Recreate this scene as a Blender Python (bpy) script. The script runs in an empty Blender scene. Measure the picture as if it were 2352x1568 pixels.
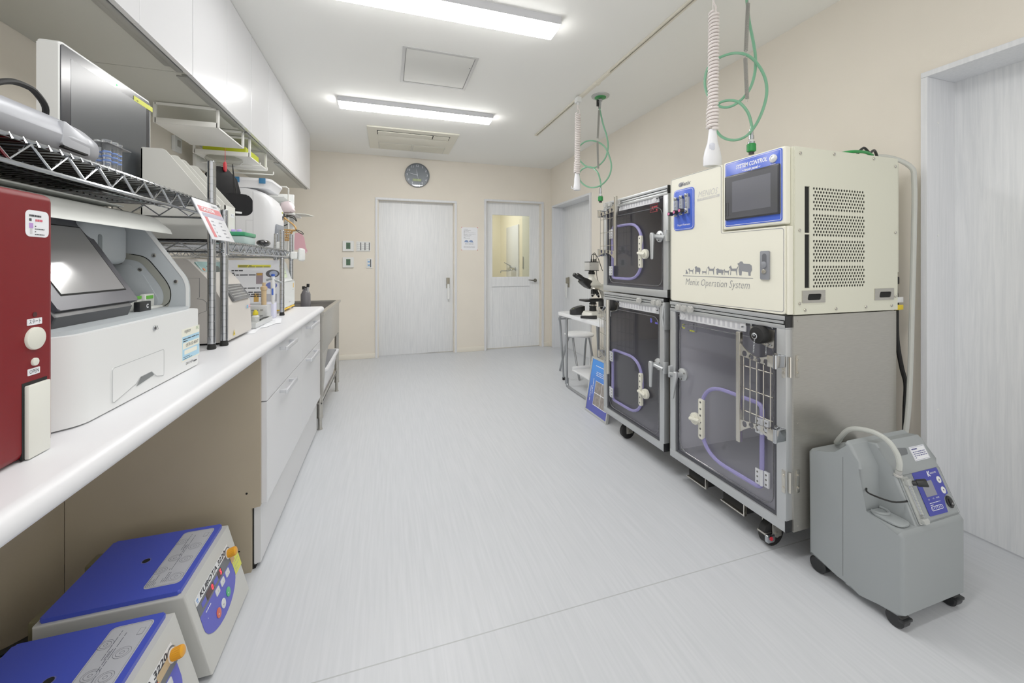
import bpy, bmesh, math, random
from mathutils import Vector, Matrix
from mathutils.geometry import tessellate_polygon
PI = math.pi
rnd = random.Random(7)
C = bpy.context.scene.collection
WLOC = {}

# ------------------------------------------------------------------ materials
def lin(h):
    h = h.lstrip('#')
    o = []
    for i in (0, 2, 4):
        v = int(h[i:i+2], 16) / 255
        o.append(v/12.92 if v <= .04045 else ((v+.055)/1.055)**2.4)
    return tuple(o)

MATS = {}
def mat(name, col, rough=.5, metal=0., spec=.5, var=0., vscale=30., bump=0., bscale=200., coat=0., emit=0., trans=0., ior=1.45, alpha=1., stretch=None, subs=0.):
    if name in MATS: return MATS[name]
    m = bpy.data.materials.new(name); m.use_nodes = True
    nt = m.node_tree; b = nt.nodes['Principled BSDF']
    c = lin(col) if isinstance(col, str) else col
    b.inputs['Base Color'].default_value = (*c, 1)
    b.inputs['Roughness'].default_value = rough
    b.inputs['Metallic'].default_value = metal
    b.inputs['Specular IOR Level'].default_value = spec
    b.inputs['Coat Weight'].default_value = coat
    b.inputs['Coat Roughness'].default_value = .08
    b.inputs['IOR'].default_value = ior
    b.inputs['Transmission Weight'].default_value = trans
    b.inputs['Alpha'].default_value = alpha
    if emit:
        b.inputs['Emission Color'].default_value = (*c, 1)
        b.inputs['Emission Strength'].default_value = emit
    if var or bump:
        tc = nt.nodes.new('ShaderNodeTexCoord'); mp = nt.nodes.new('ShaderNodeMapping')
        nt.links.new(tc.outputs['Object'], mp.inputs['Vector'])
        if stretch: mp.inputs['Scale'].default_value = stretch
        if var:
            n = nt.nodes.new('ShaderNodeTexNoise'); n.inputs['Scale'].default_value = vscale; n.inputs['Detail'].default_value = 4
            nt.links.new(mp.outputs['Vector'], n.inputs['Vector'])
            r = nt.nodes.new('ShaderNodeValToRGB')
            r.color_ramp.elements[0].position = .3; r.color_ramp.elements[1].position = .7
            r.color_ramp.elements[0].color = (*[x*(1-var) for x in c], 1)
            r.color_ramp.elements[1].color = (*[min(1, x*(1+var)) for x in c], 1)
            nt.links.new(n.outputs['Fac'], r.inputs['Fac']); nt.links.new(r.outputs['Color'], b.inputs['Base Color'])
        if bump:
            n2 = nt.nodes.new('ShaderNodeTexNoise'); n2.inputs['Scale'].default_value = bscale; n2.inputs['Detail'].default_value = 3
            nt.links.new(mp.outputs['Vector'], n2.inputs['Vector'])
            bp = nt.nodes.new('ShaderNodeBump'); bp.inputs['Strength'].default_value = bump; bp.inputs['Distance'].default_value = .002
            nt.links.new(n2.outputs['Fac'], bp.inputs['Height']); nt.links.new(bp.outputs['Normal'], b.inputs['Normal'])
    MATS[name] = m
    return m

def glassmat(name, tint, gloss=.06, rough=.01):
    """Thin clear or smoked sheet: see-through tint plus Fresnel reflection."""
    if name in MATS: return MATS[name]
    m = bpy.data.materials.new(name); m.use_nodes = True
    nt = m.node_tree; nt.nodes.clear()
    out = nt.nodes.new('ShaderNodeOutputMaterial'); mx = nt.nodes.new('ShaderNodeMixShader')
    tr = nt.nodes.new('ShaderNodeBsdfTransparent'); gl = nt.nodes.new('ShaderNodeBsdfGlossy'); fr = nt.nodes.new('ShaderNodeLayerWeight'); pw = nt.nodes.new('ShaderNodeMath'); pw.operation = 'POWER'; pw.inputs[1].default_value = 5
    c = lin(tint)
    tr.inputs['Color'].default_value = (*c, 1); gl.inputs['Roughness'].default_value = rough
    nt.links.new(fr.outputs['Facing'], pw.inputs[0])
    mt = nt.nodes.new('ShaderNodeMath'); mt.operation = 'MULTIPLY_ADD'; mt.inputs[1].default_value = .8; mt.inputs[2].default_value = .02 + gloss*.25
    nt.links.new(pw.outputs[0], mt.inputs[0]); nt.links.new(mt.outputs[0], mx.inputs['Fac'])
    nt.links.new(tr.outputs['BSDF'], mx.inputs[1]); nt.links.new(gl.outputs['BSDF'], mx.inputs[2])
    nt.links.new(mx.outputs['Shader'], out.inputs['Surface'])
    MATS[name] = m
    return m

# ------------------------------------------------------------------ frames: local (a, b, d) -> world
class Fr:
    def __init__(s, o, A, B, N, tx=1):
        s.o = Vector(o); s.A = Vector(A).normalized(); s.B = Vector(B).normalized(); s.N = Vector(N).normalized(); s.tx = tx
    def p(s, a, b, d=0.): return s.o + s.A*a + s.B*b + s.N*d
def FR(x): return Fr((x,0,0), (0,1,0), (0,0,1), (-1,0,0), -1)     # face looking towards -X: a = y, b = z
def FL(x): return Fr((x,0,0), (0,1,0), (0,0,1), (1,0,0), 1)       # face looking towards +X: a = y, b = z
def FB(y): return Fr((0,y,0), (1,0,0), (0,0,1), (0,-1,0), 1)      # face looking towards -Y: a = x, b = z
def FT(z): return Fr((0,0,z), (1,0,0), (0,1,0), (0,0,1), 1)       # top face: a = x, b = y
def FD(z): return Fr((0,0,z), (1,0,0), (0,1,0), (0,0,-1), 1)      # under face
W = FT(0)

def arcpts(cx, cy, r, a0, a1, n):
    return [(cx + r*math.cos(a0+(a1-a0)*i/n), cy + r*math.sin(a0+(a1-a0)*i/n)) for i in range(n+1)]
def rrpts(a0, a1, b0, b1, r, n=5):
    r = min(r, abs(a1-a0)/2*.999, abs(b1-b0)/2*.999)
    return (arcpts(a1-r, b0+r, r, -PI/2, 0, n) + arcpts(a1-r, b1-r, r, 0, PI/2, n) +
            arcpts(a0+r, b1-r, r, PI/2, PI, n) + arcpts(a0+r, b0+r, r, PI, 1.5*PI, n))
def roundpoly(pts, rs, n=5):
    """polygon with rounded corners; rs one radius or a list"""
    out = []; k = len(pts)
    for i in range(k):
        p = Vector((*pts[i], 0)); q = Vector((*pts[i-1], 0)); s = Vector((*pts[(i+1) % k], 0))
        r = rs[i] if isinstance(rs, (list, tuple)) else rs
        u = (q-p); v = (s-p); lu, lv = u.length, v.length; u.normalize(); v.normalize()
        if r <= 0: out.append(pts[i]); continue
        ang = u.angle(v); t = min(r/math.tan(ang/2), lu*.49, lv*.49)
        P0 = p+u*t; P1 = p+v*t
        for j in range(n+1):
            f = j/n
            w = P0*(1-f)**2 + p*2*f*(1-f) + P1*f*f
            out.append((w.x, w.y))
    return out
def spline(pts, sub, closed=False):
    if sub <= 1: return [Vector(p) for p in pts]
    P = [Vector(p) for p in pts]; n = len(P); out = []
    rng = range(n if closed else n-1)
    for i in rng:
        if closed: p0, p1, p2, p3 = P[i-1], P[i], P[(i+1) % n], P[(i+2) % n]
        else: p0, p1, p2, p3 = P[max(i-1,0)], P[i], P[i+1], P[min(i+2,n-1)]
        for j in range(sub):
            t = j/sub
            out.append(.5*((2*p1)+(p2-p0)*t+(2*p0-5*p1+4*p2-p3)*t*t+(3*p1-p0-3*p2+p3)*t**3))
    if not closed: out.append(P[-1])
    return out

class MB:
    def __init__(s): s.v = []; s.f = []; s.m = []; s.flat = False
    def raw(s, vs, fs, mi=0):
        k = len(s.v); s.v += [Vector(v) for v in vs]
        for f in fs: s.f.append(tuple(k+i for i in f)); s.m.append(mi)
        return s
    def bm(s, bm, mi=0):
        bm.verts.index_update()
        s.raw([v.co.copy() for v in bm.verts], [[v.index for v in f.verts] for f in bm.faces], mi); bm.free()
        return s
    def box(s, a0, a1, b0, b1, d0, d1, bev=0, seg=2, mi=0, fr=W):
        vs = [fr.p(a, b, d) for a in (a0, a1) for b in (b0, b1) for d in (d0, d1)]
        fs = [(0,1,3,2), (4,6,7,5), (0,4,5,1), (2,3,7,6), (0,2,6,4), (1,5,7,3)]
        if not bev: return s.raw(vs, fs, mi)
        bm = bmesh.new(); V = [bm.verts.new(v) for v in vs]
        for f in fs: bm.faces.new([V[i] for i in f])
        bev = min(bev, abs(a1-a0)*.49, abs(b1-b0)*.49, abs(d1-d0)*.49)
        bmesh.ops.bevel(bm, geom=bm.edges[:], offset=bev, segments=seg, affect='EDGES', profile=.5)
        return s.bm(bm, mi)
    def poly(s, outer, d0, d1, holes=(), mi=0, fr=W, bev=0, seg=2, vert_bev=False):
        loops = [list(outer)] + [list(h) for h in holes]
        flat = [p for l in loops for p in l]; n = len(flat)
        if not holes:
            if bev:
                bm = bmesh.new(); V0 = [bm.verts.new(fr.p(*p, d0)) for p in flat]; V1 = [bm.verts.new(fr.p(*p, d1)) for p in flat]
                bm.faces.new(V0); bm.faces.new(V1[::-1])
                for i in range(n): bm.faces.new((V0[i], V0[(i+1) % n], V1[(i+1) % n], V1[i]))
                if vert_bev: es = bm.edges[:]
                else: es = [e for e in bm.edges if (e.verts[0] in V0) == (e.verts[1] in V0)]
                bmesh.ops.bevel(bm, geom=es, offset=bev, segments=seg, affect='EDGES', profile=.5, clamp_overlap=True)
                return s.bm(bm, mi)
            vs = [fr.p(*p, d0) for p in flat] + [fr.p(*p, d1) for p in flat]
            if d0 == d1: return s.raw(vs[:n], [tuple(range(n))], mi)
            fs = [tuple(range(n)), tuple(range(2*n-1, n-1, -1))] + [(i, (i+1) % n, n+(i+1) % n, n+i) for i in range(n)]
            return s.raw(vs, fs, mi)
        tris = tessellate_polygon([[Vector((*p, 0)) for p in l] for l in loops])
        if d0 == d1: return s.raw([fr.p(*p, d0) for p in flat], [tuple(t) for t in tris], mi)
        vs = [fr.p(*p, d0) for p in flat] + [fr.p(*p, d1) for p in flat]
        fs = [tuple(t) for t in tris] + [tuple(n+i for i in t[::-1]) for t in tris]
        k = 0
        for l in loops:
            L = len(l)
            fs += [(k+i, k+(i+1) % L, n+k+(i+1) % L, n+k+i) for i in range(L)]; k += L
        return s.raw(vs, fs, mi)
    def rr(s, a0, a1, b0, b1, r, d0, d1, mi=0, fr=W, bev=0, n=5, holes=()):
        return s.poly(rrpts(a0, a1, b0, b1, r, n), d0, d1, holes, mi, fr, bev)
    def ring(s, a0, a1, b0, b1, w, d0, d1, mi=0, fr=W, r=0):
        o = rrpts(a0, a1, b0, b1, r) if r else [(a0,b0), (a1,b0), (a1,b1), (a0,b1)]
        h = rrpts(a0+w, a1-w, b0+w, b1-w, max(r-w, .0005)) if r else [(a0+w,b0+w), (a1-w,b0+w), (a1-w,b1-w), (a0+w,b1-w)]
        return s.poly(o, d0, d1, [h], mi, fr)
    def disc(s, a, b, r, d0, d1, mi=0, fr=W, n=20, bev=0, rb=None):
        return s.poly([(a + r*math.cos(2*PI*i/n), b + (rb or r)*math.sin(2*PI*i/n)) for i in range(n)], d0, d1, (), mi, fr, bev)
    def cyl(s, p0, p1, r0, r1=None, n=16, mi=0, cap=True):
        return s.lathe(p0, Vector(p1)-Vector(p0), [(0, r0), ((Vector(p1)-Vector(p0)).length, r0 if r1 is None else r1)], n, mi, cap)
    def lathe(s, p0, axis, prof, n=20, mi=0, cap=True):
        p0 = Vector(p0); ax = Vector(axis).normalized()
        u = ax.orthogonal().normalized(); w = ax.cross(u)
        vs = []; fs = []; m = len(prof)
        for t, r in prof:
            for i in range(n):
                a = 2*PI*i/n; vs.append(p0 + ax*t + (u*math.cos(a) + w*math.sin(a))*r)
        for j in range(m-1):
            for i in range(n): fs.append((j*n+i, j*n+(i+1) % n, (j+1)*n+(i+1) % n, (j+1)*n+i))
        if cap: fs += [tuple(range(n)), tuple(range(m*n-1, (m-1)*n-1, -1))]
        return s.raw(vs, fs, mi)
    def tube(s, pts, r, n=8, mi=0, closed=False, sub=1, flat=1.):
        P = spline(pts, sub, closed); k = len(P); vs = []; fs = []
        T = []
        for i in range(k):
            a = P[i-1] if (i or closed) else P[0]; b = P[(i+1) % k] if (i < k-1 or closed) else P[-1]
            t = b-a; T.append(t.normalized() if t.length > 1e-9 else Vector((0,0,1)))
        u = T[0].orthogonal().normalized()
        if flat != 1.: u = T[0].cross(Vector((0,0,1))); u = u.normalized() if u.length > 1e-4 else T[0].orthogonal().normalized()
        for i in range(k):
            u = u - T[i]*u.dot(T[i])
            u = u.normalized() if u.length > 1e-6 else T[i].orthogonal().normalized()
            w = T[i].cross(u)
            rr = r[i] if isinstance(r, list) else r
            for j in range(n):
                a = 2*PI*j/n; vs.append(P[i] + (u*math.cos(a) + w*math.sin(a)*flat)*rr)
        for i in range(k if closed else k-1):
            q = (i+1) % k
            for j in range(n): fs.append((i*n+j, i*n+(j+1) % n, q*n+(j+1) % n, q*n+j))
        if not closed: fs += [tuple(range(n)), tuple(range(k*n-1, (k-1)*n-1, -1))]
        return s.raw(vs, fs, mi)
    def helix(s, p0, p1, R, r, turns, n=5, per=10, mi=0):
        p0 = Vector(p0); p1 = Vector(p1); ax = (p1-p0).normalized(); u = ax.orthogonal().normalized(); w = ax.cross(u)
        N = int(turns*per)
        return s.tube([p0.lerp(p1, i/N) + (u*math.cos(2*PI*i/per) + w*math.sin(2*PI*i/per))*R for i in range(N+1)], r, n, mi)
    def ball(s, c, r, mi=0, n=12):
        rx, ry, rz = r if isinstance(r, tuple) else (r, r, r)
        bm = bmesh.new(); bmesh.ops.create_uvsphere(bm, u_segments=n, v_segments=max(6, n*2//3), radius=1)
        for v in bm.verts: v.co = Vector(c) + Vector((v.co.x*rx, v.co.y*ry, v.co.z*rz))
        return s.bm(bm, mi)
    def loft(s, rings, mi=0, cap=True):
        n = len(rings[0]); vs = [p for r in rings for p in r]; fs = []
        for j in range(len(rings)-1):
            for i in range(n): fs.append((j*n+i, j*n+(i+1) % n, (j+1)*n+(i+1) % n, (j+1)*n+i))
        if cap: fs += [tuple(range(n)), tuple(range(len(vs)-1, len(vs)-n-1, -1))]
        return s.raw(vs, fs, mi)
    def text(s, fr, txt, a, b, size, mi=0, d=.0006, align='CENTER', shear=0, width=None, bold=0., rot=0.):
        cu = bpy.data.curves.new('t', 'FONT'); cu.body = txt; cu.size = size; cu.align_x = align; cu.align_y = 'CENTER'
        cu.shear = shear; cu.offset = bold; cu.resolution_u = 2
        ob = bpy.data.objects.new('t', cu); C.objects.link(ob)
        dg = bpy.context.evaluated_depsgraph_get(); ev = ob.evaluated_get(dg); me = ev.to_mesh()
        V = [v.co.copy() for v in me.vertices]; F = [tuple(p.vertices) for p in me.polygons]
        ev.to_mesh_clear(); bpy.data.objects.remove(ob); bpy.data.curves.remove(cu)
        if not V: return s
        if width:
            w = max(v.x for v in V) - min(v.x for v in V)
            k = width/w if w > 0 else 1
            for v in V: v.x *= k
        ca, sa = math.cos(rot), math.sin(rot)
        return s.raw([fr.p(a + fr.tx*(v.x*ca - v.y*sa), b + v.x*sa + v.y*ca, d) for v in V], F, mi)
    def lines(s, fr, a0, a1, b0, b1, n, mi=0, d=.0005, fill=.55, seed=1, vert=False):
        """rows of small print too fine to read: one thin broken bar per row"""
        R = random.Random(seed)
        for i in range(n):
            if vert:
                w = (a1-a0)/n; A0 = a0+w*i; L = b0
                while L < b1 - .001:
                    q = min(b1, L + (b1-b0)*R.uniform(.08, .3)); s.poly([(A0,L), (A0+w*fill,L), (A0+w*fill,q), (A0,q)], d, d, (), mi, fr); L = q + (b1-b0)*.03
                    if R.random() < .12: break
            else:
                h = (b1-b0)/n; B0 = b1-h*(i+1); L = a0
                while L < a1 - .001:
                    q = min(a1, L + (a1-a0)*R.uniform(.08, .3)); s.poly([(L,B0), (q,B0), (q,B0+h*fill), (L,B0+h*fill)], d, d, (), mi, fr); L = q + (a1-a0)*.03
                    if R.random() < .12: break
        return s
    def build(s, name, mats, parent=None, loc=None, wn=False, ang=.6):
        if not isinstance(mats, (list, tuple)): mats = [mats]
        off = Vector(loc) if loc is not None else (WLOC.get(parent.name, Vector()) if parent else Vector())
        me = bpy.data.meshes.new(name)
        me.from_pydata([tuple(v-off) for v in s.v], [], s.f)
        for m in mats: me.materials.append(m)
        me.polygons.foreach_set('material_index', s.m)
        b = bmesh.new(); b.from_mesh(me)
        bmesh.ops.remove_doubles(b, verts=b.verts, dist=1e-6)
        bmesh.ops.recalc_face_normals(b, faces=b.faces)
        for f in b.faces: f.smooth = True
        for e in b.edges:
            e.smooth = not (len(e.link_faces) == 2 and e.calc_face_angle(0) > ang) and len(e.link_faces) == 2
        b.to_mesh(me); b.free()
        o = bpy.data.objects.new(name, me); C.objects.link(o)
        if parent: o.parent = parent
        if loc is not None and not parent: o.location = off
        WLOC[o.name] = off
        if wn:
            w = o.modifiers.new('wn', 'WEIGHTED_NORMAL'); w.keep_sharp = True
        return o

def tag(o, label, cat, group=None, kind=None):
    o['label'] = label; o['category'] = cat
    if group: o['group'] = group
    if kind: o['kind'] = kind
    return o
def thing(name, label, cat, loc, group=None):
    o = bpy.data.objects.new(name, None); o.empty_display_size = .05; C.objects.link(o); o.location = loc
    WLOC[o.name] = Vector(loc)
    return tag(o, label, cat, group)
def struct(o): o['kind'] = 'structure'; return o
def dup(o, delta, label=None, group=None, parent=None):
    c = o.copy(); C.objects.link(c)
    if parent is None:
        c.location = Vector(o.location) + Vector(delta)
        if label: c['label'] = label
        if group: c['group'] = group
    else: c.parent = parent
    WLOC[c.name] = WLOC[o.name] + Vector(delta)
    for ch in [x for x in C.objects if x.parent == o]: dup(ch, delta, parent=c)
    return c

# ------------------------------------------------------------------ shared materials
white_lac = mat('white_lacquer', '#dadbde', .18, spec=.5, coat=.25)
white_pl = mat('white_plastic', '#e4e6e5', .38, bump=.05, bscale=900)
white_mtl = mat('white_painted_metal', '#e9e9e4', .35)
paper = mat('paper', '#eceef3', .7)
black_pl = mat('black_plastic', '#18191b', .42, bump=.06, bscale=700)
black_rub = mat('black_rubber', '#141414', .7)
dark_gap = mat('dark_gap', '#0c0c0c', .9)
chrome = mat('chrome', '#b4b7bb', .12, 1.)
steel = mat('brushed_steel', '#bab7af', .3, .8, var=.06, vscale=8, stretch=(3, 3, 60))
alu = mat('aluminium', '#c3c6c8', .42, .75)
alu_matt = mat('satin_aluminium', '#b2b6b8', .5, .6)
grey_pl = mat('grey_plastic', '#9b9fa1', .5, bump=.1, bscale=1200)
ink = mat('dark_ink', '#33343a', .7)
ink_grey = mat('grey_ink', '#8b8d95', .7)
ink_red = mat('red_ink', '#d4566a', .7)
ink_blue = mat('blue_ink', '#3f63c8', .7)
white_ink = mat('white_ink', '#f2f3f8', .6)
yellow_paper = mat('yellow_paper', '#d9dd5c', .7)
clear_pl = glassmat('clear_plastic', '#e6ebee', .12)
# ================================================================== THE SETTING
def wall_material():
    return mat('beige_wallpaper', '#e6dfd2', .8, spec=.2, var=.02, vscale=3, bump=.25, bscale=420)
wallm = wall_material()
ceilm = mat('white_ceiling', '#f4f4f0', .85, spec=.15, bump=.15, bscale=300)
basem = mat('cream_vinyl_skirting', '#e6e0d2', .5)
def wood(name, col, dark):
    m = bpy.data.materials.new(name); m.use_nodes = True; nt = m.node_tree; b = nt.nodes['Principled BSDF']
    tc = nt.nodes.new('ShaderNodeTexCoord'); mp = nt.nodes.new('ShaderNodeMapping'); mp.inputs['Scale'].default_value = (26, 26, 1.1)
    nt.links.new(tc.outputs['Object'], mp.inputs['Vector'])
    n = nt.nodes.new('ShaderNodeTexNoise'); n.inputs['Scale'].default_value = 3.2; n.inputs['Detail'].default_value = 7; n.inputs['Roughness'].default_value = .62; n.inputs['Distortion'].default_value = .6
    nt.links.new(mp.outputs['Vector'], n.inputs['Vector'])
    r = nt.nodes.new('ShaderNodeValToRGB'); r.color_ramp.elements[0].position = .36; r.color_ramp.elements[1].position = .62
    r.color_ramp.elements[0].color = (*lin(dark), 1); r.color_ramp.elements[1].color = (*lin(col), 1)
    nt.links.new(n.outputs['Fac'], r.inputs['Fac']); nt.links.new(r.outputs['Color'], b.inputs['Base Color'])
    b.inputs['Roughness'].default_value = .42
    bp = nt.nodes.new('ShaderNodeBump'); bp.inputs['Strength'].default_value = .15; bp.inputs['Distance'].default_value = .001
    nt.links.new(n.outputs['Fac'], bp.inputs['Height']); nt.links.new(bp.outputs['Normal'], b.inputs['Normal'])
    return m
door_wood = wood('white_woodgrain', '#eceef0', '#e0e3e6')
frame_wood = wood('white_frame_woodgrain', '#e0e2e6', '#d7dade')

def floor_material():
    m = bpy.data.materials.new('grey_streaked_vinyl'); m.use_nodes = True; nt = m.node_tree; b = nt.nodes['Principled BSDF']; L = nt.links
    tc = nt.nodes.new('ShaderNodeTexCoord')
    def noise(scale, sc, det, dist=0):
        mp = nt.nodes.new('ShaderNodeMapping'); mp.inputs['Scale'].default_value = sc; L.new(tc.outputs['Object'], mp.inputs['Vector'])
        n = nt.nodes.new('ShaderNodeTexNoise'); n.inputs['Scale'].default_value = scale; n.inputs['Detail'].default_value = det; n.inputs['Distortion'].default_value = dist
        L.new(mp.outputs['Vector'], n.inputs['Vector']); return n.outputs['Fac']
    n1 = noise(4, (22, .9, 1), 6, .3); n2 = noise(1.3, (1, 1, 1), 3)
    r = nt.nodes.new('ShaderNodeValToRGB'); e = r.color_ramp.elements
    e[0].position = .3; e[0].color = (*lin('#bfc3c8'), 1); e[1].position = .68; e[1].color = (*lin('#c8cbd0'), 1)
    L.new(n1, r.inputs['Fac'])
    # welded seam across the room
    sx = nt.nodes.new('ShaderNodeSeparateXYZ'); L.new(tc.outputs['Object'], sx.inputs['Vector'])
    def seam(sock, pos, w):
        a = nt.nodes.new('ShaderNodeMath'); a.operation = 'SUBTRACT'; L.new(sock, a.inputs[0]); a.inputs[1].default_value = pos
        c = nt.nodes.new('ShaderNodeMath'); c.operation = 'ABSOLUTE'; L.new(a.outputs[0], c.inputs[0])
        d = nt.nodes.new('ShaderNodeMath'); d.operation = 'LESS_THAN'; L.new(c.outputs[0], d.inputs[0]); d.inputs[1].default_value = w
        return d.outputs[0]
    s1 = seam(sx.outputs['Y'], 1.25, .0022)
    mx = nt.nodes.new('ShaderNodeMixRGB'); L.new(s1, mx.inputs['Fac']); L.new(r.outputs['Color'], mx.inputs['Color1']); mx.inputs['Color2'].default_value = (*lin('#a9acaf'), 1)
    L.new(mx.outputs['Color'], b.inputs['Base Color'])
    b.inputs['Roughness'].default_value = .36; b.inputs['Specular IOR Level'].default_value = .4
    bp = nt.nodes.new('ShaderNodeBump'); bp.inputs['Strength'].default_value = .08; bp.inputs['Distance'].default_value = .001
    L.new(n1, bp.inputs['Height']); L.new(bp.outputs['Normal'], b.inputs['Normal'])
    return m
struct(MB().box(-1.4, 2.7, -.7, 8.2, -.06, 0).build('floor', floor_material()))
struct(MB().box(-1.4, 2.7, -.7, 8.2, 2.6, 2.68).build('ceiling', ceilm))
YB = 5.35
m = MB()
for x0, x1, z0, z1 in ((-1.4,-.105,0,2.6), (-.105,.865,2.03,2.6), (.865,1.325,0,2.6), (1.325,2.14,2.08,2.6), (2.14,2.6,0,2.6)):
    m.box(x0, x1, YB, YB+.12, z0, z1)
struct(m.build('wall_back', wallm))
struct(MB().box(-1.38, -1.23, -.7, YB, 0, 2.6).build('wall_left', wallm))
m = MB()
for y0, y1, z0, z1 in ((-.7,.15,0,2.6), (.15,1.105,2.03,2.6), (1.105,4.16,0,2.6), (4.16,5.235,2.025,2.6), (5.235,5.35,0,2.6)):
    m.box(2.29, 2.48, y0, y1, z0, z1)
struct(m.build('wall_right', wallm))
# skirting
m = MB()
for x0, x1 in ((-1.23,-.13), (.9,1.3), (2.17,2.29)): m.box(x0, x1, YB-.008, YB, 0, .065, .003)
struct(m.build('baseboard_back', basem))
m = MB()
for y0, y1 in ((1.13,4.14), (5.255,5.35), (-.7,.1)): m.box(2.282, 2.29, y0, y1, 0, .065, .003)
struct(m.build('baseboard_right', basem))

def frame_trim(n, fr, a0, a1, b1, w, d_front, d_back, only=''):
    """three-sided door lining: outer a0..a1, top b1, face width w"""
    m = MB()
    m.box(a0, a0+w, 0, b1-w, d_back, d_front, .003, 2, 0, fr); m.box(a1-w, a1, 0, b1-w, d_back, d_front, .003, 2, 0, fr)
    m.box(a0, a1, b1-w, b1, d_back, d_front, .003, 2, 0, fr)
    return struct(m.build('trim_%d' % n, frame_wood, wn=True))
kb = FB(YB)
frame_trim(1, kb, -.145, .905, 2.06, .028, .018, -.11)
frame_trim(2, kb, 1.29, 2.178, 2.11, .028, .018, -.11)
kr = FR(2.29)
frame_trim(3, kr, 4.128, 5.26, 2.045, .026, .02, -.19)
frame_trim(4, kr, .1, 1.126, 2.052, .024, .02, -.19)

handle_bronze = mat('bronze_metal', '#9a9484', .35, .7)
def pull_handle(parent, fr, a, b, s):
    """sliding-door pull: bronze housing with a white hanging bar"""
    h = MB().box(a-.024, a+.024, b, b+.145, 0, .006, .002, 2, 0, fr).box(a-.024, a+.012, b+.055, b+.14, .006, .045, .006, 2, 0, fr)
    h = h.build('door_handle', handle_bronze, parent, wn=True)
    MB().rr(a-.02+s, a+.01+s, b-.145, b+.06, .006, .03, .048, 0, fr, .004).build('handle_grip', white_pl, h, wn=True)
# door_1: sliding door, left of the back wall
d = struct(MB().box(-.119, .88, 0.008, 2.034, -.105, -.072, .002, 2, 0, kb).build('door_1', door_wood))
pull_handle(d, Fr((0, YB+.072, 0), (1,0,0), (0,0,1), (0,-1,0)), .797, .873, .004)
# door_2: glazed hinged door, right of the back wall
m = MB(); f5 = FB(YB+.072)
a0, a1, b1 = 1.318, 2.15, 2.082
g0, g1, h0, h1 = 1.426, 1.993, 1.02, 1.907
m.box(a0, g0, .01, b1, -.035, 0, 0, 2, 0, f5); m.box(g1, a1, .01, b1, -.035, 0, 0, 2, 0, f5)
m.box(g0, g1, h1, b1, -.035, -.002, 0, 2, 0, f5); m.box(g0, g1, .885, h0, -.035, -.002, 0, 2, 0, f5)
m.box(g0, g1, .01, .172, -.035, -.002, 0, 2, 0, f5); m.box(g0, g1, .172, .885, -.034, -.016, 0, 2, 0, f5)
d = struct(m.build('door_2', door_wood))
MB().box(g0, g1, h0, h1, -.02, -.016, 0, 2, 0, f5).build('glass_pane', clear_pl, d)
mm = MB(); mm.disc(2.075, .965, .026, 0, .012, 0, f5, 20, .004)
mm.tube([f5.p(2.075,.965,.01), f5.p(2.075,.965,.045), f5.p(2.04,.966,.05), f5.p(1.99,.972,.05), f5.p(1.955,.976,.05)], [.011,.011,.011,.008,.005], 10, 0)
mm.build('door_handle', mat('dark_bronze', '#6d6a60', .35, .8), d)
# door_3: sliding door in the right wall, far end; door_4: near end
f6 = FR(2.45)
d = struct(MB().box(4.15, 5.24, .008, 2.02, -.03, 0, .002, 2, 0, f6).build('door_3', door_wood))
pull_handle(d, FR(2.45), 5.07, .875, .012)
f7 = FR(2.466)
struct(MB().box(.12, 1.105, .008, 2.03, -.03, 0, .002, 2, 0, f7).build('door_4', door_wood))
# small white screw caps in the door linings
m = MB()
for z in (1.83, 1.33, .55): m.disc(2.345, z, .006, 0, .0015, 0, Fr((0,1.102,0), (1,0,0), (0,0,1), (0,-1,0)), 12)
struct(m.build('trim_5', white_pl))

# ---- washroom seen through the glazed door
wash = mat('washroom_wall', '#e8dfc6', .7)
struct(MB().box(2.2, 2.26, 5.48, 7.8, 0, 2.6).build('wall_washroom_right', wash))
struct(MB().box(.6, 2.26, 7.7, 7.78, 0, 2.6).build('wall_washroom_back', wash))
struct(MB().box(.6, .66, 5.48, 7.78, 0, 2.6).build('wall_washroom_left', wash))
m = MB(); fw = FR(2.2)
m.box(6.52, 7.24, .3, 1.9, 0, .02, .004, 2, 0, fw)
struct(m.build('trim_6', white_lac))
m = MB(); m.box(5.7, 6.27, .02, 2.02, 0, .03, .003, 2, 0, fw)
d = struct(m.build('door_5', mat('grey_green_door', '#c9c9bb', .5)))
MB().rr(6.2, 6.235, 1.13, 1.33, .006, .03, .042, 0, fw, .002).build('door_handle', chrome, d)
fa = thing('wall_faucet', 'chrome wall faucet with lever and long spout, seen through the door glass', 'faucet', (2.18, 6.77, 1.1))
m = MB(); m.lathe((2.18,6.66,1.12), (-1,0,0), [(0,.032),(.012,.032),(.02,.02),(.06,.018)], 16); m.lathe((2.18,6.88,1.12), (-1,0,0), [(0,.032),(.012,.032),(.02,.02),(.06,.018)], 16)
m.cyl((2.12,6.63,1.12), (2.12,6.91,1.12), .024); m.build('body', chrome, fa)
m = MB(); m.tube([(2.12,6.77,1.1), (2.08,6.77,1.085), (1.95,6.77,1.085), (1.935,6.77,1.075), (1.935,6.77,1.045)], .011, 10); m.build('spout', chrome, fa)
m = MB(); m.cyl((2.12,6.77,1.12), (2.115,6.77,1.175), .022, .018); m.tube([(2.115,6.77,1.175), (2.07,6.77,1.2), (2.0,6.77,1.235)], [.012,.009,.006], 8); m.build('lever', chrome, fa)
l = bpy.data.lights.new('washroom_lamp', 'AREA'); l.size = .5; l.energy = 26; l.color = (1, .95, .84)
lo = bpy.data.objects.new('washroom_lamp', l); C.objects.link(lo); lo.location = (1.4, 6.7, 2.55)

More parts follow.
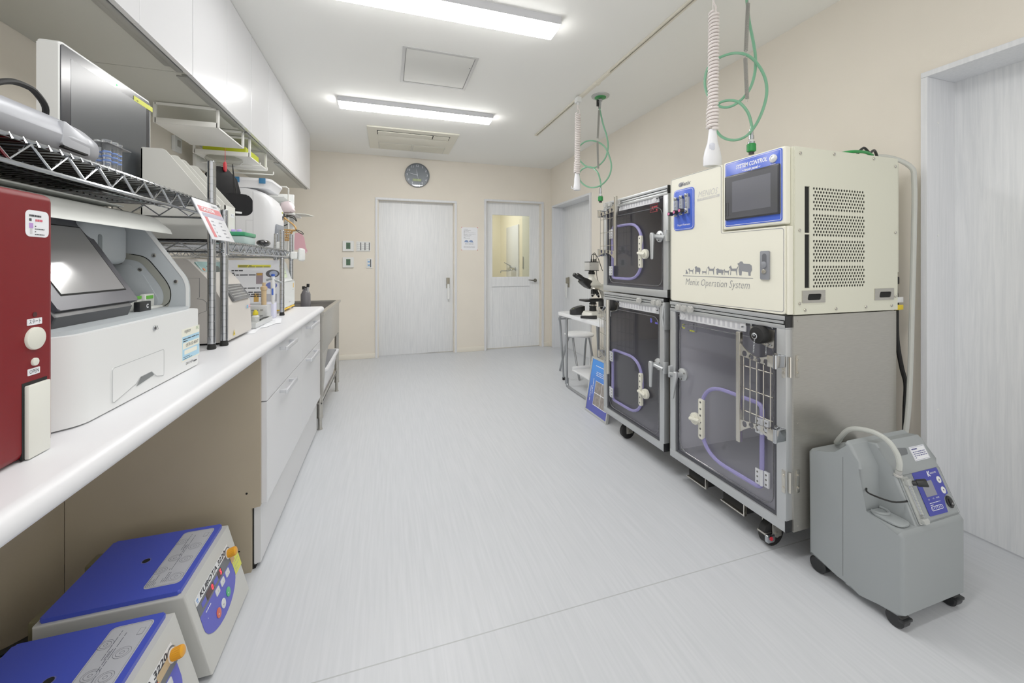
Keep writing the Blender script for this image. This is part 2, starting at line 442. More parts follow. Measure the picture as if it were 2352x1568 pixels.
# ================================================================== CAMERA, WORLD, VIEW
cam = bpy.data.cameras.new('camera'); co = bpy.data.objects.new('camera', cam); C.objects.link(co)
cam.sensor_width = 36; cam.sensor_fit = 'HORIZONTAL'; cam.lens = 36*905/2352
cam.shift_y = -(784-607)/2352; cam.clip_start = .02
co.location = (0, 0, 1.2); co.rotation_euler = (PI/2, 0, -math.atan(287/905))
bpy.context.scene.camera = co
w = bpy.data.worlds.new('world'); bpy.context.scene.world = w; w.use_nodes = True
w.node_tree.nodes['Background'].inputs['Color'].default_value = (1, .98, .95, 1); w.node_tree.nodes['Background'].inputs['Strength'].default_value = 1.15  # added fill: white world shines in through the open end behind the camera
vs = bpy.context.scene.view_settings
vs.view_transform = 'Standard'; vs.look = 'None'; vs.exposure = -.12; vs.gamma = 1.2
# ================================================================== CEILING
led = mat('led_diffuser', (1, .985, .96), .6, emit=27.); led_far = mat('led_diffuser_bright', (1, .985, .96), .6, emit=44.)
def ceiling_light(y, label, led=led):
    x0, x1 = -.39, .94
    t = thing('ceiling_light', label, 'ceiling light', ((x0+x1)/2, y, 2.6), 'long LED ceiling lights')
    f = Fr((0, y, 0), (0,1,0), (0,0,1), (1,0,0))
    m = MB(); m.poly([(-.085,2.6), (.085,2.6), (.083,2.585), (.074,2.563), (-.074,2.563), (-.083,2.585)], x0, x1, (), 0, f)
    m.box(x0-.004, x0, y-.08, y+.08, 2.563, 2.6, .002); m.box(x1, x1+.004, y-.08, y+.08, 2.563, 2.6, .002)
    m.build('housing', mat('fixture_grey', '#c6c7cb', .5), t)
    MB().poly([(-.073,2.5629), (.073,2.5629), (.068,2.552), (.056,2.546), (-.056,2.546), (-.068,2.552)], x0+.004, x1-.004, (), 0, f).build('diffuser', led, t)
    return t
ceiling_light(2.125, 'long lit ceiling light nearest the camera, cut off by the top of the frame')
ceiling_light(3.635, 'long lit ceiling light between the access hatch and the air conditioner', led_far)
ceiling_light(.6, 'long lit ceiling light overhead, outside the frame')

t = thing('ceiling_hatch', 'square white access hatch with grey metal frame in the ceiling', 'hatch', (.345, 2.87, 2.6))
fd = FD(2.6)
MB().ring(.096, .596, 2.613, 3.132, .02, 0, .004, 0, fd).build('frame', mat('hatch_frame', '#c4c4c3', .4, .3), t)
m = MB().box(.116, .576, 2.633, 3.112, -.02, .001, 0, 2, 1, fd); m.box(.121, .571, 2.638, 3.107, .001, .003, .001, 2, 0, fd); m.disc(.562, 2.77, .006, .003, .0045, 1, fd, 10)
m.build('panel', [mat('hatch_panel', '#d8d8d3', .7), mat('hatch_gap', '#9a9a98', .6)], t)

t = thing('ceiling_air_conditioner', 'cream cassette air conditioner set into the ceiling above the clock', 'air conditioner', (.275, 4.57, 2.6))
acm = mat('ac_cream', '#dfdccd', .45)
MB().poly([(-.195,4.2), (.742,4.2), (.742,4.975), (-.195,4.975)], 0, .018, (), 0, fd, .012, 3).build('bezel', acm, t, wn=True)
m = MB(); m.box(-.1, .655, 4.285, 4.42, .018, .0185, 0, 2, 1, fd); m.box(-.092, .468, 4.295, 4.405, .0185, .028, .006, 2, 0, fd); m.box(.478, .648, 4.295, 4.412, .0185, .024, .004, 2, 0, fd)
m.build('louver', [acm, dark_gap], t, wn=True)
m = MB(); m.box(-.095, .66, 4.43, 4.68, .018, .021, .002, 2, 0, fd)
for i in range(2):
    x0 = -.095 + i*.38
    m.box(x0, x0+.375, 4.685, 4.95, .018, .02, .001, 2, 1, fd)
    for j in range(10): m.box(x0+.01, x0+.365, 4.7+j*.024, 4.712+j*.024, .02, .023, 0, 2, 0, fd)
m.build('grille', [acm, mat('ac_grille', '#c9c8bd', .5)], t)

t = thing('lighting_track', 'long white ceiling track with dark slot running along the right side', 'track', (1.535, 2.5, 2.6))
m = MB()
m.box(1.518, 1.53, -.6, 3.96, 0, .014, .002, 2, 0, fd); m.box(1.54, 1.552, -.6, 3.96, 0, .014, .002, 2, 0, fd); m.box(1.53, 1.54, -.6, 3.96, 0, .004, 0, 2, 1, fd)
m.build('rail', [mat('track_ivory', '#ddd8c8', .45), mat('track_slot', '#4f4839', .7)], t)
m = MB(); m.box(1.522, 1.548, 2.5, 2.95, 0, .02, .002, 2, 0, fd); m.box(1.516, 1.554, 2.66, 2.7, 0, .024, .002, 2, 0, fd); m.build('feed_cover', MATS['track_ivory'], t)
MB().box(1.516, 1.554, 3.955, 3.975, 0, .016, .003, 2, 0, fd).build('end_cap', MATS['track_ivory'], t)

cordm = mat('white_cable', '#ece4e1', .45)
def power_cord(x, y, zc1, zc0, zb, R, big, label):
    t = thing('hanging_power_cord', label, 'power cord', (x, y, 2.6), 'coiled power cords hanging from the track')
    m = MB(); m.box(x-.02, x+.02, y-.03, y+.03, 2.54, 2.583, .006); m.cyl((x,y,2.54), (x,y,2.52), .008); m.build('track_plug', white_pl, t, wn=True)
    m = MB(); m.tube([(x,y,2.53), (x-.002,y,2.49), (x+R*.6,y,zc1+.03), (x+R*.8,y+.005,zc1+.012), (x+R,y,zc1)], .0045, 6, 0, sub=5)
    m.tube([(x-.006,y,2.53), (x-.006,y,zc1)], .002, 5); m.build('strain_cord', cordm, t)
    m = MB(); N = 28; zm = zc0 + (zc1-zc0)*.18
    m.helix((x,y,zc1), (x-.006,y,zm), R, .0062, N, 6, 12); m.helix((x-.006,y,zm), (x-.01,y,zc0), R*1.18, .0066, 6, 6, 12)
    m.build('coiled_cord', cordm, t)
    m = MB(); xs = x-.008
    def rg(z, a, b): return [Vector((xs+a*math.cos(2*PI*i/16), y+b*math.sin(2*PI*i/16), z)) for i in range(16)]
    h = zc0-zb
    m.loft([rg(zc0+.002,.017,.015), rg(zc0-.1*h,.02,.017), rg(zc0-.35*h,.026,.021), rg(zc0-.6*h,big*.85,.025), rg(zc0-.8*h,big,.028), rg(zc0-.97*h,big,.029), rg(zb,big*.97,.027)])
    so = m.build('socket_head', mat('socket_white', '#eff0f5', .35), t)
    m = MB(); f = Fr((xs,y,0), (.8,-.6,0), (0,0,1), (-.6,-.8,0)); q = big*.62
    m.rr(-.018, .006, zb+h*.4, zb+h*.6, .009, q-.02, q-.001, 0, f, .002); m.build('button', mat('pale_blue_grey', '#cdd0dc', .4), so)
    if big < .035:
        MB().tube([(xs-big+.004,y,zb+.012), (xs-big-.02,y,zb+.012), (xs-big-.02,y,zb+.03)], .004, 6).build('hook', MATS['socket_white'], so)
    return t
power_cord(1.535, 1.55, 2.44, 1.862, 1.682, .02, .052, 'large white coiled power cord hanging in front of the cream control unit')
power_cord(1.51, 2.95, 2.45, 1.952, 1.815, .019, .03, 'thin white coiled power cord hanging near the far door')

hosem = mat('green_hose', '#7fbf9a', .3, trans=.25)
greenm = mat('green_coupling', '#178a3c', .4)
def gas_hose(Y, path, sp, con, label, k=1.):
    xo = 1.69
    t = thing('hanging_gas_hose', label, 'gas hose', (xo, Y, 2.6), 'looped green gas hoses hanging from the ceiling')
    m = MB(); m.lathe((xo,Y,2.6), (0,0,-1), [(0,.075),(.008,.072),(.012,.06),(.014,.05)], 28, 0); m.lathe((xo,Y,2.586), (0,0,-1), [(0,.048),(.004,.046),(.006,.02)], 24, 1)
    m.build('ceiling_plate', [mat('plate_grey', '#b9bcb9', .4, .4), greenm], t)
    m = MB(); m.cyl((xo,Y,2.585), (path[0][0],Y,path[0][1]), .012); m.cyl((xo,Y,2.57), (xo,Y,2.555), .017); m.box(xo-.035, xo-.018, Y-.006, Y+.006, 2.51, 2.565, .003, 2, 1); m.build('valve', [chrome, black_pl], t)
    n = len(path); sc = lambda x: 1 + max(0, 1.68-x)*.5 - max(0, x-1.72)*.2
    pts = [(p[0]*sc(p[0]), Y*sc(p[0]) + .012*math.sin(i*PI*3/(n-1)), 1.2+(p[1]-1.2)*sc(p[0])) for i, p in enumerate(path)]
    MB().tube(pts, .0068, 8, 0, sub=5).build('hose', hosem, t)
    m = MB()
    for (x0,z0), (x1,z1) in sp:
        m.helix((x0,Y-.006,z0), (x1,Y-.006,z1), .0075, .0022, 44, 4, 8); m.tube([(x0,Y-.006,z0+.012), (x0,Y-.006,z0)], .002, 5); m.tube([(x1,Y-.006,z1), (x1,Y-.006,z1-.014)], .002, 5)
    m.build('spring', mat('spring_steel', '#b3b2ad', .4, .5), t)
    x, z = con
    m = MB(); m.cyl((x,Y,z), (x,Y,z-.03), .009); m.cyl((x,Y,z-.03), (x,Y,z-.048), .012); m.cyl((x,Y,z-.048), (x,Y,z-.06), .009, mi=1); m.cyl((x,Y,z-.06), (x,Y,z-.085), .016, mi=0)
    m.lathe((x,Y,z-.07), (0,0,-1), [(0,.018),(.004,.021),(.036,.021),(.04,.016)], 16, 2); m.cyl((x,Y,z-.108), (x,Y,z-.122), .012, mi=3)
    m.build('connector', [chrome, white_pl, greenm, black_pl], t)
gas_hose(2.9, [(1.682,2.495),(1.719,2.368),(1.756,2.274),(1.769,2.173),(1.731,2.072),(1.644,2.004),(1.551,2.013),(1.49,2.074),(1.49,2.148),(1.545,2.203),(1.629,2.217),(1.719,2.181),(1.769,2.097),(1.788,2.008),(1.756,1.917),(1.681,1.851),(1.593,1.835),(1.521,1.87),(1.498,1.932),(1.533,1.985),(1.605,2.006),(1.668,1.966),(1.693,1.891),(1.694,1.828)],
    [((1.675,2.475),(1.662,2.242)), ((1.66,2.215),(1.666,1.994))], (1.692,1.835), 'looped green gas hose hanging near the far door above the upper kennel')
gas_hose(1.5, [(1.688,2.51),(1.707,2.406),(1.737,2.313),(1.756,2.23),(1.75,2.143),(1.711,2.058),(1.635,1.989),(1.561,1.961),(1.488,1.971),(1.449,2.011),(1.432,2.059),(1.445,2.124),(1.496,2.176),(1.586,2.217),(1.669,2.224),(1.737,2.194),(1.789,2.135),(1.807,2.064),(1.789,1.982),(1.746,1.897),(1.686,1.832),(1.61,1.805),(1.537,1.817),(1.496,1.864),(1.488,1.92),(1.52,1.972),(1.586,1.999),(1.652,1.995),(1.703,1.952),(1.722,1.895),(1.718,1.862)],
    [((1.69,2.482),(1.676,2.245)), ((1.673,2.21),(1.684,2.012))], (1.718,1.866), 'looped green gas hose hanging directly above the cream control unit')
# ================================================================== BACK WALL FITTINGS
cx, cz, cr = .38, 2.375, .162
t = thing('wall_clock', 'round grey wall clock with white numerals above the sliding door', 'clock', (cx, YB, cz))
f = FB(YB)
MB().lathe((cx,YB,cz), (0,-1,0), [(0,cr-.004),(.012,cr),(.034,cr-.004),(.036,cr-.012),(.03,cr-.014)], 48, 0, False).build('rim', mat('clock_rim', '#7f8386', .35, .6), t)
face = MB().disc(cx, cz, cr-.01, .018, .022, 0, f, 48).build('clock_face', mat('clock_face', '#6f757c', .25), t)
m = MB()
for h in range(1, 13):
    a = PI/2 - h*PI/6
    if h == 6: continue
    m.text(f, str(h), cx+.128*math.cos(a), cz+.124*math.sin(a), .042, 0, .0225)
m.build('numerals', white_ink, face)
m = MB()
def hand(ang, L, w): 
    ca, sa = math.cos(ang), math.sin(ang)
    m.poly([(cx-sa*w, cz+ca*w), (cx+ca*L, cz+sa*L), (cx+sa*w, cz-ca*w)], .025, .0255, (), 0, f)
hand(math.radians(98), .085, .004); hand(math.radians(167), .135, .0035); hand(math.radians(-75), .12, .0015); m.disc(cx, cz, .006, .0225, .027, 0, f)
m.build('hands', white_ink, t)
m = MB(); m.rr(cx-.062, cx+.052, cz-.083, cz-.045, .004, .022, .0228, 0, f); m.text(f, '12:22 05:53', cx-.005, cz-.064, .03, 1, .0232, width=.1, bold=.001)
m.build('display', [mat('lcd_olive', '#7f8a6c', .4), mat('lcd_lit', '#d8e89a', .5)], t)
MB().disc(cx, cz, cr-.012, .03, .031, 0, f, 48).build('cover_glass', glassmat('clock_glass', '#fbfcfd', .02), t)

for k, (z0, z1) in enumerate(((1.365,1.494), (1.16,1.291))):
    t = thing('thermostat', ('upper', 'lower')[k] + ' white square thermostat with green display left of the sliding door', 'thermostat', (-.465, YB, z0), 'thermostats on the back wall')
    MB().box(-.53, -.4, z0, z1, 0, .022, .004, 2, 0, f).build('thermostat_cover', white_pl, t, wn=True)  # the white cover of the thermostat
    m = MB(); m.box(-.488, -.438, z0+.028, z0+.108, .022, .0225, 0, 2, 0, f); m.lines(f, -.48, -.45, z0+.04, z0+.1, 4, 1, .0228, .35, k)
    m.build('display', [mat('lcd_green', '#4c6b52', .25), ink], t)
t = thing('light_switch_panel', 'wide white switch panel with three columns of rockers', 'light switch', (-.287, YB, 1.365))
MB().rr(-.37, -.203, 1.366, 1.49, .006, 0, .01, 0, f, .002).build('plate', white_pl, t, wn=True)
m = MB()
for i in range(3):
    x0 = -.362 + i*.052; m.box(x0, x0+.048, 1.378, 1.478, .0098, .0105, 0, 2, 1, f)
    for j in range(4): m.box(x0+.001, x0+.037, 1.379+j*.025, 1.402+j*.025, .0105, .014, .001, 2, 0, f)
m.build('rockers', [white_pl, mat('switch_gap', '#55575a', .5)], t)
t = thing('light_switch_panel', 'small narrow white switch panel with blue stickers beside the door frame', 'light switch', (-.215, YB, 1.15))
MB().rr(-.25, -.18, 1.152, 1.276, .006, 0, .01, 0, f, .002).build('plate', white_pl, t, wn=True)
m = MB(); m.box(-.238, -.193, 1.164, 1.264, .0098, .0105, 0, 2, 1, f)
for j in range(3): m.box(-.237, -.207, 1.166+j*.033, 1.196+j*.033, .0105, .014, .001, 2, 0, f)
for z in (1.19, 1.235): m.rr(-.234, -.21, z-.012, z+.01, .003, .014, .0145, 2, f)
m.build('rockers', [white_pl, MATS['switch_gap'], mat('blue_sticker', '#7aa8d8', .5)], t)

t = thing('wall_notice', 'white printed notice with blue pictures pinned between the two back doors', 'notice', (1.083, YB, 1.39))
MB().box(.972, 1.195, 1.397, 1.709, 0, .0015, 0, 2, 0, f).build('sheet', paper, t)
m = MB(); m.lines(f, 1.0, 1.1, 1.652, 1.692, 3, 0, .002, .3, 3); m.lines(f, 1.0, 1.165, 1.595, 1.655, 6, 0, .002, .3, 4); m.lines(f, 1.0, 1.09, 1.555, 1.59, 3, 0, .002, .3, 5); m.lines(f, 1.0, 1.16, 1.43, 1.455, 3, 0, .002, .3, 6); m.lines(f, 1.02,1.14,1.478,1.492,1,0,.002,.5,8)
for x in (1.045, 1.11): m.poly([(x-.035,1.507), (x-.028,1.525), (x-.008,1.537), (x+.012,1.53), (x+.022,1.512), (x+.03,1.505), (x+.008,1.502)], .002, .002, (), 1, f)
m.build('print', [ink_grey, mat('print_blue', '#7f95bf', .7)], t)
m = MB()
for x in (.973, 1.194):
    for z in (1.398, 1.708): m.disc(x, z, .006, .0015, .008, 0, f, 10, .001)
m.build('pins', ink_red, t)
# ================================================================== RIGHT SIDE: KENNEL BLOCK
smoke_dark = glassmat('smoked_acrylic_dark', '#e3e3e7', .1)
smoke = glassmat('smoked_acrylic', '#f2f2f5', .1)
gasket = mat('violet_gasket', '#b0aae4', .25, trans=.5, spec=.6)
ivory = mat('ivory_plastic', '#dedccd', .4)
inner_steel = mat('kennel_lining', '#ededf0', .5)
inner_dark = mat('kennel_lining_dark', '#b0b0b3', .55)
nickel = mat('nickel', '#c9c5bb', .25, 1.)
clear_knob = mat('clear_knob', '#e4e4e0', .1, trans=.6, ior=1.4)

def caster(parent, x, y, r=.05, brake=False):
    m = MB(); m.lathe((x, y-.018, r), (0,1,0), [(0,r-.008),(.004,r),(.032,r),(.036,r-.008)], 24)
    c = m.build('caster', black_rub, parent)
    m = MB(); m.box(x-.02, x+.03, y-.026, y-.02, r-.012, .128, .002); m.box(x-.02, x+.03, y+.02, y+.026, r-.012, .128, .002); m.box(x-.025, x+.055, y-.035, y+.035, .122, .132, .002)
    m.cyl((x,y-.03,r), (x,y+.03,r), .011)
    if brake:
        m.box(x-.055, x-.02, y-.024, y+.02, .055, .065, .003)
    m.build('fork', steel, c)
    if brake:
        m = MB(); f = Fr((x-.045, y-.026, r+.002), (1,0,0), (0,0,1), (0,-1,0)); m.rr(-.02, .022, -.02, .012, .006, 0, .012, 0, f, .002); m.disc(0, -.003, .008, .012, .015, 1, f)
        m.build('brake_pedal', [chrome, mat('red_dot', '#c81f30', .4)], c)

def feeder_rack(parent, yh, s, L, zt, zb, ang, back):
    """swing-out wire rack: a runs from its hinge; s = side of the hinge"""
    dx, dy = -math.sin(ang), -s*math.cos(ang)
    f = Fr((1.447, yh, 0), (dx, dy, 0), (0,0,1), Vector((dy, -dx, 0))*(1 if s < 0 else -1))
    f.tx = 1
    for z, q in ((zt-.045, 1), (zb+.045, -1)):
        m = MB()
        top = [(a, z + q*(0 - .03*(1-(a-.02)/(L-.02)) - .028*math.sin(PI*(a-.02)/(L-.02)))) for a in [L-.0 - (L-.02)*i/10 for i in range(11)]]
        bot = [(.02, z - q*(.052+.018)), (L, z - q*.055)]
        holes = [[(a + .0115*math.cos(2*PI*i/14), z - q*(.036+.02*(1-a/L)+.008*math.sin(PI*a/L)) + .0125*math.sin(2*PI*i/14)) for i in range(14)] for a in [L*.2, L*.42, L*.63, L*.84]]
        m.poly(top+bot, -.002, .002, holes, 0, f)
        m.box(-.002, .022, z - q*.07, z - q*.025, -.006, .006, .001, 2, 0, f)
        rk = m.build('rack_bracket', nickel, parent)
    MB().box(L-.004, L+.016, zb, zt, -.006, .014, .004, 2, 0, f).build('rack_bar', nickel, rk, wn=True)
    m = MB()
    for i in range(5):
        a = L*.1 + L*.8*i/4; m.tube([f.p(a, zt-.1, .003), f.p(a, zb+.1, .003)], .0022, 6)
    for z in (.7, .5, .3):
        zz = zb + (zt-zb)*z; m.tube([f.p(L*.06, zz, .007), f.p(L*.93, zz, .007)], .002, 6)
    m.build('rack_wires', nickel, rk)
    fh = FR(1.5)
    for z in (zt-.092, zb+.092):
        m = MB(); ya, yb_ = sorted((yh + s*.004, yh - s*.034)); m.box(ya, yb_, z-.024, z+.024, 0, .006, .001, 2, 0, fh)
        m.box(min(yh, yh+s*.012), max(yh, yh+s*.012), z-.024, z+.024, 0, .05, .002, 2, 0, fh); m.cyl((1.45, yh+s*.004, z-.027), (1.45, yh+s*.004, z+.027), .008)
        for dz in (-.014, .014): m.disc(yh-s*.024, z+dz, .0045, .006, .0095, 0, fh, 10, .001)
        m.build('rack_hinge', chrome, rk)

def kennel(label, y0, y1, z0, z1, s, glass, lining, floorm, port, handle_t, handle_z, hatch, knobs, casters, loc, rack, zvent=.05, hsc=1.):
    t = thing('recovery_kennel', label, 'kennel', loc, 'glass-fronted kennels along the right wall')
    yh = y1 if s > 0 else y0
    Y = lambda u: yh - s*u
    # steel shell, open at the front
    xb0, xb1 = 1.545, 2.15; e = .006
    a, b = y0-e if s < 0 else y0, y1+e if s > 0 else y1
    m = MB(); m.box(xb0, xb1, a, a+.014, z0, z1); m.box(xb0, xb1, b-.014, b, z0, z1); m.box(xb0, xb1, a+.014, b-.014, z0, z0+.03); m.box(xb0, xb1, a+.014, b-.014, z1-.02, z1); m.box(xb1-.014, xb1, a+.014, b-.014, z0+.03, z1-.02)
    m.box(xb0-.012, xb0, a, a+.02, z0, z1); m.box(xb0-.012, xb0, b-.02, b, z0, z1)
    for z in (z0+.02, z0+.2, (z0+z1)/2, z1-.2, z1-.02):
        for yy, d in ((a, -1), (b, 1)): m.cyl((xb0+.012, yy, z), (xb0+.012, yy+d*.002, z), .003, n=8)
    m.build('body', steel, t)
    m = MB(); q = .0155
    m.box(xb0+.002, xb1-.016, a+.0142, a+q, z0+.031, z1-.021); m.box(xb0+.002, xb1-.016, b-q, b-.0142, z0+.031, z1-.021); m.box(xb1-q, xb1-.0142, a+q, b-q, z0+.031, z1-.021); m.box(xb0+.002, xb1-q, a+q, b-q, z1-.022, z1-.0205)
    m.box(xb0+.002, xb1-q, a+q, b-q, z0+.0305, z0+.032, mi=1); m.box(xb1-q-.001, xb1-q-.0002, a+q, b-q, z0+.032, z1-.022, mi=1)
    m.build('lining', [lining, floorm], t)
    # aluminium door frame with grooved top rail and black corner caps
    f = FR(1.5); wv, wt, wb = .04, .052, .04
    m = MB(); m.box(y0, y0+wv, z0+.001, z1-wt, -.036, 0, .002, 2, 0, f); m.box(y1-wv, y1, z0+.001, z1-wt, -.036, 0, .002, 2, 0, f)
    m.box(y0, y1, z0, z0+wb, -.036, .001, .002, 2, 0, f)
    for k, (c0, c1) in enumerate(((0,.017), (.021,.032), (.036,wt))): m.box(y0, y1, z1-c1, z1-c0, -.036, .001 if k != 1 else -.003, .0015, 2, 0, f)
    m.box(y0+.001, y1-.001, z1-wt+.001, z1-.001, -.035, -.006, 0, 2, 1, f)
    m.build('door_frame', [alu, dark_gap], t)
    for z in (z0, z1-.045):
        m = MB(); m.box(y0-.001, y0+.004, z-.001, z+.046, -.037, .0016, .001, 2, 0, f); m.box(y0+.0, y0+.012, z-.001, z+.046, -.037, -.002, .001, 2, 0, f)
        m.build('corner_cap', black_pl, t)
    # smoked pane with inner clear seal line
    p = MB(); p.box(y0+wv-.004, y1-wv+.004, z0+wb-.004, z1-wt+.004, -.022, -.016, 0, 2, 0, f)
    pane = p.build('door_pane', glass, t)
    m = MB(); m.ring(y0+wv, y1-wv, z0+wb, z1-wt, .012, -.016, -.008, 0, f); m.build('pane_seal', mat('dark_seal', '#3b3c42', .5), t)
    m = MB(); iy0, iy1 = y0+wv+.022, y1-wv-.022
    m.tube([f.p(*q_, -.012) for q_ in rrpts(iy0, iy1, z0+wb+.022, z1-wt-.06, .05, 6)], .0022, 6, closed=True)
    m.build('clear_seal_line', mat('clear_tube', '#8d8e92', .15, trans=.6), pane)
    # ventilation strip
    v0, v1 = sorted((Y(.19), Y(.6))); zt = z1-zvent
    m = MB(); m.box(v0, v1, zt-.042, zt, -.015, -.007, .001, 2, 0, f)
    for i in range(12):
        yy = Y(.225 + .305*i/11); m.box(yy-.0065, yy+.0065, zt-.034, zt-.008, -.007, -.0062, 0, 2, 1, f)
    m.disc(Y(.572), zt-.021, .018, -.007, -.002, 0, f, 20, .002); m.disc(Y(.572), zt-.021, .006, -.002, 0, 0, f, 12)
    for yy in (Y(.2), Y(.593)): m.disc(yy, zt-.021, .004, -.007, .003, 2, f, 10)
    m.build('vent_strip', [mat('vent_white', '#dcdde0', .35), mat('vent_slot', '#b9bac0', .5), chrome], t)
    # access hatch
    h0, h1 = hatch; ya, yb = Y(.11), Y(.445); g = abs(yb-ya)
    pts = roundpoly([(.11,h0), (.445,h0), (.445,h1), (.11,h1)] , [.03,.15,.15,.03], 9)
    m = MB(); m.tube([f.p(Y(u), z, -.007) for u, z in pts], .0092, 8, closed=True)
    ha = m.build('access_hatch', gasket, t)
    zm = (h0+h1)/2 - .005
    m = MB(); m.rr(min(Y(.425),Y(.452)), max(Y(.425),Y(.452)), zm-.1, zm+.1, .008, -.008, .007, 0, f, .001)
    for i in range(6): m.disc(Y(.4385), zm-.082+.033*i, .0055, .007, .0076, 1, f, 10)
    m.build('latch_plate', [ivory, mat('bolt_dark', '#6c6a66', .4, .6)], ha)
    m = MB(); m.disc(Y(.482), zm-.015, .03, -.012, .008, 0, f, 20, .004); m.tube([f.p(Y(.5), zm-.018, .016), f.p(Y(.435), zm-.008, .016)], .009, 8); m.disc(Y(.482), zm-.015, .016, .008, .018, 0, f, 14, .003)
    m.build('latch_knob', ivory, ha)
    for z in (h0+.05, h1-.09 if s < 0 else h1-.05):
        m = MB(); y_a, y_b = sorted((Y(.075), Y(.097))); m.box(y_a, y_b, z-.032, z+.032, -.01, 0, .001, 2, 0, f); y_a, y_b = sorted((Y(.108), Y(.13))); m.box(y_a, y_b, z-.032, z+.032, .002, .008, .001, 2, 0, f)
        m.cyl(f.p(Y(.1025), z-.032, .004), f.p(Y(.1025), z+.032, .004), .006, n=10)
        for dz in (-.02, 0, .02): m.disc(Y(.119), z+dz, .004, .008, .009, 1, f, 8); m.disc(Y(.086), z+dz, .004, 0, .001, 1, f, 8)
        m.build('hatch_hinge', [mat('hinge_white', '#cfd1d6', .4, .2), MATS['bolt_dark']], ha)
    # port
    if port:
        z = z1-.09; u0, u1 = .052, .172
        m = MB(); pp = roundpoly([(Y(u0),z+.046), (Y(u1),z+.046), (Y(u1-.012),z-.035), (Y(u0+.065),z-.04), (Y(u0+.03),z-.05), (Y(u0+.008),z-.05)], .006, 3)
        m.poly(pp, -.016, -.009, (), 0, f)
        for u, dz in ((u0+.012,.034), (u1-.012,.034), (u0+.02,-.038), (u1-.022,-.03)): m.disc(Y(u), z+dz, .006, -.009, -.004, 1, f, 10, .002)
        pl = m.build('port_plate', [nickel, chrome], t)
        u = .108; m = MB(); m.lathe(f.p(Y(u), z, -.009), (-1,0,0), [(0,.036),(.004,.037),(.03,.037),(.036,.033),(.037,.0)], 24)
        cp = m.build('port_cap', black_rub, pl)
        m = MB(); o = f.p(Y(u), z, .028); m.cyl(o, o+Vector((-.012,0,0)), .005, n=10); m.tube([o+Vector((-.01, .011*math.cos(q_), -.004+.011*math.sin(q_))) for q_ in [2*PI*i/14 for i in range(14)]], .0022, 5, closed=True)
        for i in range(9): m.ball(o + Vector((-.008+.001*i, -s*.0015*i, -.018-.007*i)), .0028, 0, 6)
        for i in range(8): m.ball(f.p(Y(u-.02), z-.036-.006*i, -.003), .0026, 0, 6)
        m.build('ball_chain', chrome, cp)
    # door handle with cross bolt
    if handle_t:
        z = handle_z; o = f.p(Y(handle_t), z, 0)
        yo = Y(handle_t); e2 = Vector((0, -s, 0))
        m = MB(); m.lathe(f.p(yo, z, -.012), (-1,0,0), [(0,.033),(.01,.033),(.014,.026),(.018,.014),(.05,.012)], 24)
        for q_ in range(3): m.disc(yo+.023*math.cos(q_*2.1+.5), z+.023*math.sin(q_*2.1+.5), .0045, .004, .0052, 1, f, 8)
        hd = m.build('handle', [alu, MATS['bolt_dark']], t)
        m = MB(); P0 = f.p(yo + s*.004, z+.004, .045); P1 = f.p(yo + s*.012*(1 if s > 0 else -2.2), z-.125, .04)
        m.tube([P0 + Vector((0,0,.012)), P0, P0.lerp(P1,.5), P1], [.012,.014,.0105,.0085], 12); m.ball(P1, .0086); m.ball(P0+Vector((0,0,.012)), (.012,.012,.006))
        m.build('lever', alu, hd)
        m = MB(); m.tube([f.p(yo, z, .03), f.p(yo - s*.04, z-.006, .022), f.p(yo - s*.07, z-.01, .018)], [.011,.01,.009], 10)
        yk = yo - s*.07
        m.box(min(yk, yk-s*.014), max(yk, yk-s*.014), z-.034, z+.03, -.01, .022, .004, 2, 0, f)
        m.build('bolt', alu, hd)
    # knobs on the top rail
    for u in knobs:
        MB().lathe(f.p(Y(u), z1-.026, -.002), (-1,0,0), [(0,.009),(.008,.009),(.01,.018),(.024,.0175),(.027,.013)], 10).build('clear_knob', clear_knob, t)
    # door hinges on the hinge-side edge
    for z in (z0+.2, z1-.2) if s < 0 else ():
        m = MB(); m.box(y0+.002, y0+.016, z-.045, z+.045, 0, .003, .001, 2, 0, f); m.cyl((1.513, y0-.006, z-.04), (1.513, y0-.006, z+.04), .006, n=10)
        m.box(1.545, 1.562, y0-.009, y0-.006, z-.045, z+.045, .001)
        for dz in (-.025, .025): m.disc(y0+.009, z+dz, .005, .003, .006, 0, f, 10); m.cyl((1.553, y0-.008, z+dz), (1.553, y0-.013, z+dz), .004, n=8)
        m.build('door_hinge', nickel, t)
    feeder_rack(t, Y(.01 if s < 0 else .022), s, rack[0], rack[1], rack[2], rack[3], 0)
    for c in casters: caster(t, *c)
    return t

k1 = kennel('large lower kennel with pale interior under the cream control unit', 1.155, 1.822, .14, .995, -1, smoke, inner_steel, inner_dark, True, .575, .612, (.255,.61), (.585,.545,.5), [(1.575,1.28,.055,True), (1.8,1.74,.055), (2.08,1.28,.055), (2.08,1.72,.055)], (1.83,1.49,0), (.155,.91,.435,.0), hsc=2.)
m = MB()
for y in (1.64, 1.42): m.box(1.515, 1.7, y-.07, y+.055, .092, .139, .001, 2, 1); m.box(1.5, 1.516, y-.07, y+.055, .088, .094, .001); m.box(1.5, 1.516, y-.074, y-.069, .088, .14, .001)
m.build('tray_bracket', [nickel, dark_gap], k1)
m = MB(); f = FR(1.5); m.text(f, 'C', 1.735, .868, .032, 0, -.0135, bold=.001); m.lines(f, 1.655, 1.715, .85, .862, 1, 0, -.0135, .6, 3); m.poly([(1.66,.895), (1.654,.886), (1.658,.886), (1.658,.865), (1.662,.865), (1.662,.886), (1.666,.886)], -.0135, -.0135, (), 1, f); m.ring(1.638, 1.7, .852, .898, .0015, -.0136, -.0135, 1, f)
